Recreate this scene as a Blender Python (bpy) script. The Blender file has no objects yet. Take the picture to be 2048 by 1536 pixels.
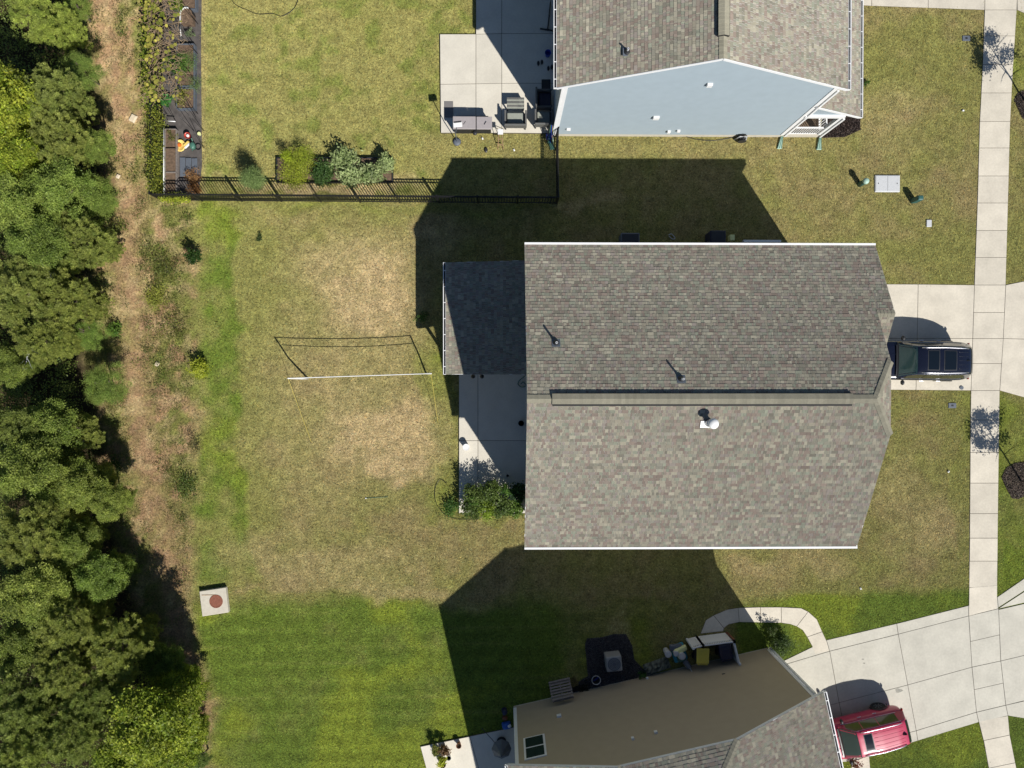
import bpy, math, random
import numpy as np
from mathutils import Vector, Matrix

R = math.radians
C = bpy.context.scene.collection
random.seed(7)

# ------------------------------------------------------------------ camera, sky, sun, exposure
F = 1420.0                                   # focal length in photo pixels (2048 wide)
HC = 36.0                                    # camera height
NAD = (1005.0, 751.0)                        # photo pixel straight below the camera
cam_d = bpy.data.cameras.new('camera'); cam = bpy.data.objects.new('camera', cam_d); C.objects.link(cam)
cam_d.sensor_width = 36; cam_d.lens = F / 2048 * 36
cam_d.clip_start = 0.5; cam_d.clip_end = 2000
zc = Vector((-(1024 - NAD[0]) / F, (768 - NAD[1]) / F, 1)).normalized()   # camera +Z
yc = (Vector((0, 1, 0)) - zc * zc.y).normalized(); xc = yc.cross(zc)
RM = Matrix((xc, yc, zc)).transposed()
cam.matrix_world = Matrix.Translation((0, 0, HC)) @ RM.to_4x4()
bpy.context.scene.camera = cam

SUN_EL = R(43.1); SHX, SHY = -0.548, 0.836       # shadows fall to the upper left
world = bpy.data.worlds.new("World"); bpy.context.scene.world = world; world.use_nodes = True
wn = world.node_tree.nodes; wl = world.node_tree.links
sky = wn.new('ShaderNodeTexSky'); sky.sky_type = 'NISHITA'; sky.sun_disc = False
sky.sun_elevation = SUN_EL; sky.ozone_density = 4.0; sky.dust_density = .3; sky.air_density = .9; sky.sun_rotation = math.atan2(-SHX, -SHY)
wl.new(sky.outputs[0], wn['Background'].inputs[0]); wn['Background'].inputs[1].default_value = 0.06
sl = bpy.data.lights.new('sun', 'SUN'); sl.energy = 5.0; sl.angle = R(0.53); sl.color = (1, .965, .90)
so = bpy.data.objects.new('sun', sl); C.objects.link(so)
ldir = Vector((SHX * math.cos(SUN_EL), SHY * math.cos(SUN_EL), -math.sin(SUN_EL)))
so.rotation_euler = ldir.to_track_quat('-Z', 'Y').to_euler(); so.location = (20, -30, 60)
vs = bpy.context.scene.view_settings
vs.view_transform = 'Standard'; vs.look = 'None'; vs.exposure = 0.25; vs.gamma = 1; vs.use_curve_mapping = False

# ------------------------------------------------------------------ photo pixel -> place
def ray(px, py):
    return RM @ Vector(((px - 1024) / F, -(py - 768) / F, -1))
def P(px, py, z=0.0):
    d = ray(px, py); t = (z - HC) / d.z
    return Vector((d.x * t, d.y * t, z))
def hit(px, py, p0, n):
    d = ray(px, py); o = Vector((0, 0, HC)); t = (Vector(p0) - o).dot(n) / d.dot(n)
    return o + d * t
def topx(X, Y):                                  # ground point -> photo pixel (arrays)
    d0 = X; d1 = Y; d2 = -HC
    cx = d0 * xc.x + d1 * xc.y + d2 * xc.z; cy = d0 * yc.x + d1 * yc.y + d2 * yc.z; cz = -(d0 * zc.x + d1 * zc.y + d2 * zc.z)
    return 1024 + F * cx / cz, 768 - F * cy / cz

# ------------------------------------------------------------------ materials
def srgb(r, g, b):
    f = lambda c: (c / 255) / 12.92 if c / 255 <= .04045 else ((c / 255 + .055) / 1.055) ** 2.4
    return (f(r), f(g), f(b), 1)
def nodes(m):
    m.use_nodes = True; nt = m.node_tree; return nt, nt.nodes, nt.links, nt.nodes['Principled BSDF']
def mat(name, col, rough=.7, metal=0, spec=.5, var=.0, scale=8, bump=0, coat=0, objrand=0, bscale=None, speck=0):
    m = bpy.data.materials.new(name); nt, n, l, p = nodes(m)
    col = tuple(col[:3]) + (1,)
    p.inputs['Base Color'].default_value = col; p.inputs['Roughness'].default_value = rough
    p.inputs['Metallic'].default_value = metal; p.inputs['Specular IOR Level'].default_value = spec
    p.inputs['Coat Weight'].default_value = coat
    if var or bump or objrand:
        geo = n.new('ShaderNodeNewGeometry')
        nz = n.new('ShaderNodeTexNoise'); nz.inputs['Scale'].default_value = scale; nz.inputs['Detail'].default_value = 6
        l.new(geo.outputs['Position'], nz.inputs['Vector'])
        mr = n.new('ShaderNodeMapRange'); mr.inputs[1].default_value = .3; mr.inputs[2].default_value = .7
        mr.inputs[3].default_value = 1 - var; mr.inputs[4].default_value = 1 + var
        l.new(nz.outputs[0], mr.inputs[0])
        fac = mr.outputs[0]
        if speck:
            n3 = n.new('ShaderNodeTexNoise'); n3.inputs['Scale'].default_value = scale * 9; n3.inputs['Detail'].default_value = 2
            l.new(geo.outputs['Position'], n3.inputs['Vector'])
            m3 = n.new('ShaderNodeMapRange'); m3.inputs[1].default_value = .3; m3.inputs[2].default_value = .7
            m3.inputs[3].default_value = 1 - speck; m3.inputs[4].default_value = 1 + speck
            l.new(n3.outputs[0], m3.inputs[0])
            mm = n.new('ShaderNodeMath'); mm.operation = 'MULTIPLY'; l.new(fac, mm.inputs[0]); l.new(m3.outputs[0], mm.inputs[1]); fac = mm.outputs[0]
        if objrand:
            oi = n.new('ShaderNodeObjectInfo'); m2 = n.new('ShaderNodeMapRange')
            m2.inputs[3].default_value = 1 - objrand; m2.inputs[4].default_value = 1 + objrand
            l.new(oi.outputs['Random'], m2.inputs[0])
            mm = n.new('ShaderNodeMath'); mm.operation = 'MULTIPLY'; l.new(fac, mm.inputs[0]); l.new(m2.outputs[0], mm.inputs[1]); fac = mm.outputs[0]
        vm = n.new('ShaderNodeVectorMath'); vm.operation = 'SCALE'; vm.inputs[0].default_value = col[:3]
        l.new(fac, vm.inputs['Scale']); l.new(vm.outputs[0], p.inputs['Base Color'])
        if bump:
            nb = n.new('ShaderNodeTexNoise'); nb.inputs['Scale'].default_value = bscale or scale * 4; nb.inputs['Detail'].default_value = 4
            l.new(geo.outputs['Position'], nb.inputs['Vector'])
            b = n.new('ShaderNodeBump'); b.inputs['Strength'].default_value = bump; b.inputs['Distance'].default_value = .02
            l.new(nb.outputs[0], b.inputs['Height']); l.new(b.outputs[0], p.inputs['Normal'])
    return m
def attr_mat(name, rough=.8, transl=0, noise=0, nscale=20, bump=0, bscale=30, bdist=.03, spec=.3, tint=False):
    m = bpy.data.materials.new(name); nt, n, l, p = nodes(m)
    a = n.new('ShaderNodeAttribute'); a.attribute_name = 'Col'; p.inputs['Diffuse Roughness'].default_value = 1.0 if transl == 0 else .3
    p.inputs['Roughness'].default_value = rough; p.inputs['Specular IOR Level'].default_value = spec
    out = a.outputs['Color']
    geo = n.new('ShaderNodeNewGeometry')
    if tint:
        oi = n.new('ShaderNodeObjectInfo'); mx = n.new('ShaderNodeVectorMath'); mx.operation = 'MULTIPLY'
        l.new(out, mx.inputs[0]); l.new(oi.outputs['Color'], mx.inputs[1]); out = mx.outputs[0]
    if noise:
        fac = None
        for s_, a_ in ((nscale, noise), (nscale * .22, noise * .7)):
            nz = n.new('ShaderNodeTexNoise'); nz.inputs['Scale'].default_value = s_; nz.inputs['Detail'].default_value = 5
            l.new(geo.outputs['Position'], nz.inputs['Vector'])
            mr = n.new('ShaderNodeMapRange'); mr.inputs[1].default_value = .3; mr.inputs[2].default_value = .7
            mr.inputs[3].default_value = 1 - a_; mr.inputs[4].default_value = 1 + a_
            l.new(nz.outputs[0], mr.inputs[0])
            if fac is None: fac = mr.outputs[0]
            else:
                mm = n.new('ShaderNodeMath'); mm.operation = 'MULTIPLY'; l.new(fac, mm.inputs[0]); l.new(mr.outputs[0], mm.inputs[1]); fac = mm.outputs[0]
        vm = n.new('ShaderNodeVectorMath'); vm.operation = 'SCALE'; l.new(out, vm.inputs[0]); l.new(fac, vm.inputs['Scale']); out = vm.outputs[0]
    l.new(out, p.inputs['Base Color'])
    if bump:
        nb = n.new('ShaderNodeTexNoise'); nb.inputs['Scale'].default_value = bscale; nb.inputs['Detail'].default_value = 5
        l.new(geo.outputs['Position'], nb.inputs['Vector'])
        b = n.new('ShaderNodeBump'); b.inputs['Strength'].default_value = bump; b.inputs['Distance'].default_value = bdist
        l.new(nb.outputs[0], b.inputs['Height']); l.new(b.outputs[0], p.inputs['Normal'])
    if transl:
        t = n.new('ShaderNodeBsdfTranslucent'); l.new(out, t.inputs[0])
        ms = n.new('ShaderNodeMixShader'); ms.inputs[0].default_value = transl
        l.new(p.outputs[0], ms.inputs[1]); l.new(t.outputs[0], ms.inputs[2])
        l.new(ms.outputs[0], n['Material Output'].inputs[0])
    return m

M = {}
M['ground'] = attr_mat('ground', .95, noise=.36, nscale=9, bump=.9, bscale=14, bdist=.05, spec=.1)
M['grass'] = attr_mat('grass', .8, transl=.15, spec=.2)
M['leaf'] = attr_mat('leaf', .55, transl=.5, spec=.35, tint=True)
M['shingle'] = attr_mat('shingle', .92, noise=.10, nscale=60, spec=.2)
M['deck'] = mat('roof_deck', (.05, .045, .04), .9)
M['concrete'] = mat('concrete', (.56, .51, .42), .85, var=.10, scale=1.1, bump=.15, objrand=.06, bscale=60, speck=.05)
M['concrete_old'] = mat('concrete_old', (.49, .465, .395), .85, var=.09, scale=1.0, bump=.15, objrand=.03, bscale=60, speck=.05)
M['patio'] = mat('patio_concrete', (.60, .56, .475), .8, var=.06, scale=1.3, bump=.1, objrand=.05, bscale=50, speck=.04)
M['stainm'] = mat('oil_stain', (.26, .25, .21), .7, var=.2, scale=9)
M['joint'] = mat('joint_dirt', (.09, .075, .06), .95)
M['white'] = mat('white_trim', (.78, .78, .78), .45, var=.03, scale=5)
M['white2'] = mat('white_plastic', (.75, .75, .74), .4)
M['blue_siding'] = mat('blue_siding', (.30, .36, .40), .6, var=.03, scale=2.5)
M['tan_siding'] = mat('tan_siding', (.39, .32, .22), .65, var=.03, scale=2.5)
M['grey_siding'] = mat('grey_siding', (.42, .43, .43), .65, var=.03, scale=2.5)
M['foundation'] = mat('foundation', (.52, .48, .40), .85, var=.08, scale=6)
M['black'] = mat('black_metal', (.012, .012, .013), .4)
M['dark'] = mat('dark_plastic', (.02, .021, .024), .5)
M['rubber'] = mat('rubber', (.015, .015, .015), .85)
M['soil'] = mat('soil', (.13, .085, .055), .95, var=.35, scale=9, bump=.8, bscale=25)
M['mulch'] = mat('mulch', (.085, .062, .05), .95, var=.5, scale=14, bump=1, bscale=22)
M['gravel'] = mat('gravel', (.075, .07, .07), .9, var=.6, scale=16, bump=1, bscale=20)
M['fabric'] = mat('weed_fabric', (.085, .075, .07), .9, var=.35, scale=3, bump=.3, bscale=8)
M['slate'] = mat('slate_grey', (.10, .115, .14), .6, var=.12, scale=6)
M['wood'] = mat('wood', (.30, .19, .10), .75, var=.2, scale=12)
M['greywood'] = mat('weathered_wood', (.22, .19, .17), .85, var=.25, scale=14)
M['redwood'] = mat('stained_wood', (.17, .06, .03), .7, var=.15, scale=12)
M['bark'] = mat('bark', (.10, .075, .055), .95, var=.3, scale=15)
M['twig'] = mat('dry_twig', (.24, .17, .10), .9, var=.25, scale=15)
M['stone'] = mat('stone', (.62, .52, .38), .9, var=.12, scale=10, bump=.4)
M['rust'] = mat('rusty_iron', (.215, .075, .045), .75, var=.2, scale=12, bump=.3)
M['green_pl'] = mat('green_plastic', (.06, .16, .12), .45)
M['pale_green'] = mat('pale_green_plastic', (.33, .48, .40), .45)
M['teal'] = mat('teal_green_metal', (.03, .10, .09), .45)
M['lid_grey'] = mat('pale_grey_composite', (.50, .51, .52), .6, var=.06, scale=10)
M['cart_yellow'] = mat('yellow_plastic', (.62, .52, .08), .45)
M['navy_pl'] = mat('navy_plastic', (.012, .016, .045), .45)
M['blue_pl'] = mat('blue_plastic', (.01, .05, .38), .4)
M['blue_tarp'] = mat('blue_tarp', (.02, .10, .40), .5, var=.3, scale=6)
M['cyan'] = mat('cyan_print', (.03, .28, .40), .5)
M['red_pl'] = mat('red_plastic', (.45, .05, .03), .45)
M['orange'] = mat('orange_plastic', (.65, .16, .02), .5)
M['yellow'] = mat('yellow_plastic_tray', (.80, .58, .16), .5)
M['pale_yellow'] = mat('pale_yellow_print', (.70, .72, .35), .5)
M['rope'] = mat('yellow_rope', (.62, .50, .10), .8)
M['terracotta'] = mat('terracotta', (.30, .12, .06), .8)
M['wicker'] = mat('grey_wicker', (.11, .11, .105), .8, var=.25, scale=40)
M['grill_lid'] = mat('grill_lid', (.34, .31, .31), .45, var=.05, scale=8)
M['cushion'] = mat('grey_cushion', (.27, .28, .24), .9, var=.08, scale=10)
M['mat_grey'] = mat('mat_grey', (.17, .16, .155), .9)
M['metal'] = mat('bare_metal', (.55, .56, .58), .35, metal=.9)
M['ac'] = mat('ac_grey', (.30, .30, .29), .55)
M['fan'] = mat('fan_blue_grey', (.10, .12, .15), .5)
M['navy_paint'] = mat('navy_car_paint', (.005, .006, .015), .22, coat=1, spec=.5)
M['red_paint'] = mat('red_car_paint', (.44, .035, .085), .42, coat=.6, spec=.4)
M['glass'] = mat('dark_glass', (.010, .018, .020), .05, spec=.8)
M['teal_glass'] = mat('windscreen_glass', (.022, .048, .047), .08, spec=.8)
M['tint_glass'] = mat('tinted_glass', (.05, .048, .03), .06, spec=.8)
M['sunroof'] = mat('sunroof_glass', (.006, .010, .016), .12, spec=.35)
M['chrome'] = mat('chrome', (.72, .72, .78), .38, metal=1)
M['rim'] = mat('wheel_rim', (.28, .28, .29), .35, metal=.8)
M['lamp_red'] = mat('tail_lamp', (.25, .01, .01), .2)
M['lamp_clear'] = mat('head_lamp', (.6, .6, .62), .15)
M['curtain'] = mat('window_dark', (.02, .035, .035), .12, spec=.7)
M['door_tan'] = mat('door_tan', (.40, .35, .28), .6)
M['deck_brown'] = mat('porch_floor', (.17, .12, .08), .7, var=.1, scale=10)

# ------------------------------------------------------------------ mesh helpers
def fast_mesh(name, V, Fa, mat_, col=None, smooth=False, kper=4):
    V = np.asarray(V, dtype=np.float32); Fa = np.asarray(Fa, dtype=np.int32)
    me = bpy.data.meshes.new(name); me.vertices.add(len(V)); me.vertices.foreach_set('co', V.ravel())
    nf = len(Fa); me.loops.add(nf * kper); me.loops.foreach_set('vertex_index', Fa.ravel())
    me.polygons.add(nf); me.polygons.foreach_set('loop_start', np.arange(0, nf * kper, kper, dtype=np.int32))
    me.polygons.foreach_set('use_smooth', np.full(nf, bool(smooth)))
    if col is not None:
        a = me.color_attributes.new('Col', 'FLOAT_COLOR', 'POINT')
        c4 = np.ones((len(V), 4), dtype=np.float32); c4[:, :3] = col; a.data.foreach_set('color', c4.ravel())
    me.update(calc_edges=True); me.materials.append(mat_)
    return me
def link(name, me, parent=None, world=False):
    o = bpy.data.objects.new(name, me); C.objects.link(o)
    if parent is not None:
        o.parent = parent
        if world: o.matrix_parent_inverse = Matrix.Identity(4); o.location = -Vector(parent.location)
    return o
def thing(name, label, cat, loc=(0, 0, 0), rz=0, group=None):
    o = bpy.data.objects.new(name, None); C.objects.link(o); o.location = loc; o.rotation_euler = (0, 0, rz)
    o.empty_display_size = .2; o['label'] = label; o['category'] = cat
    if group: o['group'] = group
    return o
def tag(o, label, cat, group=None, kind=None):
    if label: o['label'] = label
    if cat: o['category'] = cat
    if group: o['group'] = group
    if kind: o['kind'] = kind
    return o
def struct(o, label=None):
    o['kind'] = 'structure'
    if label: o['label'] = label
    return o
class MB:
    def __init__(s): s.v = []; s.f = []; s.c = []
    def add(s, vs_, fs, col=None):
        b = len(s.v); s.v += [tuple(x) for x in vs_]; s.f += [tuple(b + i for i in f) for f in fs]
        if col is not None: s.c += [col] * len(vs_)
        return s
    def box(s, c, size, rz=0, ry=0, rx=0, taper=1):
        hx, hy, hz = [a / 2 for a in size]
        m = Matrix.Rotation(rz, 3, 'Z') @ Matrix.Rotation(ry, 3, 'Y') @ Matrix.Rotation(rx, 3, 'X')
        vs_ = []
        for z in (-hz, hz):
            t = taper if z > 0 else 1
            for x, y in ((-hx, -hy), (hx, -hy), (hx, hy), (-hx, hy)):
                vs_.append(Vector(c) + m @ Vector((x * t, y * t, z)))
        return s.add(vs_, [(3, 2, 1, 0), (4, 5, 6, 7), (0, 1, 5, 4), (1, 2, 6, 5), (2, 3, 7, 6), (3, 0, 4, 7)])
    def prism(s, poly, z0, z1, inset=0):
        n = len(poly); z0s = z0 if hasattr(z0, '__len__') else [z0] * n; z1s = z1 if hasattr(z1, '__len__') else [z1] * n
        ar = sum(poly[i][0] * poly[(i + 1) % n][1] - poly[(i + 1) % n][0] * poly[i][1] for i in range(n))
        if ar < 0: poly = poly[::-1]; z0s = z0s[::-1]; z1s = z1s[::-1]
        vs_ = [(p[0], p[1], z) for p, z in zip(poly, z0s)] + [(p[0], p[1], z) for p, z in zip(poly, z1s)]
        fs = [tuple(range(n))[::-1], tuple(range(n, 2 * n))] + [(i, (i + 1) % n, n + (i + 1) % n, n + i) for i in range(n)]
        return s.add(vs_, fs)
    def plate(s, quad, nrm, t):                  # flat polygon extruded by t along nrm
        n = len(quad); nrm = Vector(nrm)
        a = [Vector(q) for q in quad]; b = [q + nrm * t for q in a]
        return s.add(a + b, [tuple(range(n))[::-1], tuple(range(n, 2 * n))] + [(i, (i + 1) % n, n + (i + 1) % n, n + i) for i in range(n)])
    def bar(s, a, b, w, h, up=(0, 0, 1)):
        a = Vector(a); b = Vector(b); d = (b - a).normalized(); u = Vector(up)
        if abs(d.dot(u)) > .99: u = Vector((0, 1, 0))
        x = d.cross(u).normalized(); y = x.cross(d)
        vs_ = [p + x * sx * w / 2 + y * sy * h / 2 for p in (a, b) for sx, sy in ((-1, -1), (1, -1), (1, 1), (-1, 1))]
        return s.add(vs_, [(0, 1, 2, 3), (7, 6, 5, 4), (0, 4, 5, 1), (1, 5, 6, 2), (2, 6, 7, 3), (3, 7, 4, 0)])
    def tube(s, pts, r, n=8, cap=True):
        pts = [Vector(p) for p in pts]; rs = r if hasattr(r, '__len__') else [r] * len(pts)
        rings = []
        for i, p in enumerate(pts):
            d = (pts[min(i + 1, len(pts) - 1)] - pts[max(i - 1, 0)]).normalized()
            u = Vector((0, 0, 1)) if abs(d.z) < .95 else Vector((0, 1, 0))
            x = d.cross(u).normalized(); y = x.cross(d)
            rings.append([p + (x * math.cos(2 * math.pi * k / n) + y * math.sin(2 * math.pi * k / n)) * rs[i] for k in range(n)])
        vs_ = [v for rg in rings for v in rg]; fs = []
        for i in range(len(pts) - 1):
            for k in range(n):
                k2 = (k + 1) % n; fs.append((i * n + k, i * n + k2, (i + 1) * n + k2, (i + 1) * n + k))
        if cap: fs += [tuple(range(n))[::-1], tuple(range((len(pts) - 1) * n, len(pts) * n))]
        return s.add(vs_, fs)
    def lathe(s, c, prof, n=20, axis='Z', sx=1, sy=1):   # prof: (r,z)
        vs_ = []
        for r, z in prof:
            for k in range(n):
                a = 2 * math.pi * k / n; x, y = r * math.cos(a) * sx, r * math.sin(a) * sy
                vs_.append(Vector(c) + (Vector((x, y, z)) if axis == 'Z' else Vector((x, z, y)) if axis == 'Y' else Vector((z, x, y))))
        fs = []
        for i in range(len(prof) - 1):
            for k in range(n):
                k2 = (k + 1) % n; fs.append((i * n + k, i * n + k2, (i + 1) * n + k2, (i + 1) * n + k))
        fs += [tuple(range(n))[::-1], tuple(range((len(prof) - 1) * n, len(prof) * n))]
        return s.add(vs_, fs)
    def mesh(s, name, m, smooth=False):
        me = bpy.data.meshes.new(name); me.from_pydata([tuple(v) for v in s.v], [], s.f)
        if s.c:
            a = me.color_attributes.new('Col', 'FLOAT_COLOR', 'POINT')
            a.data.foreach_set('color', np.array([tuple(c[:3]) + (1,) for c in s.c], dtype=np.float32).ravel())
        me.polygons.foreach_set('use_smooth', [bool(smooth)] * len(me.polygons))
        me.materials.append(m); me.update(); return me
    def build(s, name, m, parent=None, world=False, smooth=False, bevel=0, sub=0):
        o = link(name, s.mesh(name, m, smooth), parent, world)
        if bevel:
            b = o.modifiers.new('bevel', 'BEVEL'); b.width = bevel; b.segments = 2; b.limit_method = 'ANGLE'
        if sub:
            b = o.modifiers.new('sub', 'SUBSURF'); b.levels = sub; b.render_levels = sub
        return o

# numpy value noise
def vnoise(x, y, sc, seed):
    rg = np.random.RandomState(seed); g = rg.rand(257, 257)
    x = x * sc + 1000.37; y = y * sc + 1000.71
    xi = np.floor(x).astype(int); yi = np.floor(y).astype(int); fx = x - xi; fy = y - yi
    fx = fx * fx * (3 - 2 * fx); fy = fy * fy * (3 - 2 * fy); xi %= 256; yi %= 256
    return (g[xi, yi] * (1 - fx) + g[xi + 1, yi] * fx) * (1 - fy) + (g[xi, yi + 1] * (1 - fx) + g[xi + 1, yi + 1] * fx) * fy
def fbm(x, y, sc, seed, oct=4):
    t = 0; a = 1; n = 0
    for i in range(oct): t = t + a * vnoise(x, y, sc * 2 ** i, seed + i); n += a; a *= .55
    return t / n
def sm(e0, e1, x):
    t = np.clip((x - e0) / (e1 - e0), 0, 1); return t * t * (3 - 2 * t)
def inpoly(x, y, poly):
    r = np.zeros(x.shape, bool); n = len(poly); j = n - 1
    for i in range(n):
        xi, yi = poly[i]; xj, yj = poly[j]
        if yi != yj: r ^= ((yi > y) != (yj > y)) & (x < (xj - xi) * (y - yi) / (yj - yi) + xi)
        j = i
    return r

# ------------------------------------------------------------------ layout polygons in photo pixels on the ground
SW_L = [(1970, -60), (1969, 20), (1965, 130), (1959, 243), (1955, 391), (1948.5, 570), (1945, 677), (1941.5, 781), (1940, 905), (1939, 1076), (1937, 1235)]
SW_R = [(2036, -60), (2033, 20), (2026, 130), (2020, 243), (2016, 391), (2011, 570), (2006, 677), (1999, 781), (1997, 905), (1995, 1076), (1993.5, 1216)]
def lerp_edge(E, y):
    for a, b in zip(E, E[1:]):
        if a[1] <= y <= b[1]:
            t = (y - a[1]) / (b[1] - a[1]); return (a[0] + (b[0] - a[0]) * t, y)
    return E[-1]
PATH_O = [(1401, 1267), (1411.6, 1240), (1427, 1230.6), (1453.8, 1219), (1476, 1215.5), (1520.6, 1214), (1562, 1214), (1602, 1216), (1616, 1223), (1633.4, 1238.4), (1644, 1263), (1652, 1280), (1658.4, 1301.7)]
PATH_I = [(1446.7, 1262), (1447, 1259), (1447.5, 1256), (1457, 1248.6), (1478.3, 1244), (1521, 1244.7), (1562.6, 1245.5), (1580, 1248), (1593, 1252.5), (1605, 1260), (1614, 1273.6), (1624, 1292), (1629.5, 1308)]
DRIVE_BLUE = [(1722, -60), (1722, 10), (1800, 14), (1966, 20), (1968, -60)]
DRIVE_MAIN = [(1690, 568), (1948.5, 570), (1941.5, 781), (1690, 779)]
DRIVE_TAN = [(1560, 1325), (1652.6, 1280), (1793, 1247), (1936, 1211), (1994, 1194), (2016, 1432), (1958.6, 1445), (1835, 1481), (1690, 1530), (1620, 1440)]
PATIO_BLUE = [(952, -60), (952, 70), (880, 70), (882, 267), (1112, 268), (1112, -60)]
PATIO_MAIN = [(918, 700), (918, 1026), (1075, 1026), (1075, 700)]
PATIO_TAN = [(840, 1493), (1035, 1452), (1050, 1600), (872, 1600)]
GARDEN = [(326, -60), (326, 398), (396, 400), (404, 330), (402, 100), (404, -60)]
BEDP = [(556, 366), (786, 366), (786, 318), (556, 318)]
GRAVEL = [(1170, 1290), (1174, 1277), (1205, 1274), (1228, 1268), (1252, 1268), (1264, 1290), (1268, 1318), (1290, 1342), (1310, 1350), (1130, 1394), (1142, 1372), (1176, 1352)]
MULCH1 = [(1640, 276), (1690, 274), (1720, 260), (1722, 205), (1650, 200)]
AC = [SW_L + SW_R[::-1], PATH_O + PATH_I[::-1], DRIVE_BLUE, DRIVE_MAIN, DRIVE_TAN, PATIO_BLUE, PATIO_MAIN, PATIO_TAN, GARDEN, BEDP, GRAVEL, MULCH1,
      [(2011, 570), (2200, 540), (2200, 820), (1999, 781)], [(1994, 1194), (2200, 1100), (2200, 1440), (2016, 1432)],
      [(1958.6, 1445), (2016, 1432), (2060, 1620), (2000, 1620)]]

# ------------------------------------------------------------------ lawn colours
c_dry = np.array(srgb(137, 124, 84)[:3]); c_olive = np.array(srgb(126, 124, 70)[:3]); c_green = np.array(srgb(96, 112, 43)[:3])
c_yel = np.array(srgb(136, 132, 76)[:3]); c_bare = np.array(srgb(170, 151, 112)[:3]); c_dirt = np.array(srgb(145, 119, 90)[:3])
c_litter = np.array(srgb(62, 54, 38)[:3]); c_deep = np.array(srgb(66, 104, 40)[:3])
def ell(px, py, cx, cy, rx, ry, soft=.5):
    d = np.sqrt(((px - cx) / rx) ** 2 + ((py - cy) / ry) ** 2); return 1 - sm(1 - soft, 1 + soft, d)
def band(v, a, b, s): return sm(a - s, a + s, v) * (1 - sm(b - s, b + s, v))
def forest_edge(py): return np.interp(py, [-400, 0, 120, 200, 300, 430, 520, 620, 720, 800, 900, 1000, 1040, 1200, 1320, 1400, 1536, 1900],
                                      [150, 150, 165, 195, 215, 215, 200, 170, 180, 200, 205, 215, 225, 270, 330, 370, 400, 430])
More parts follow.
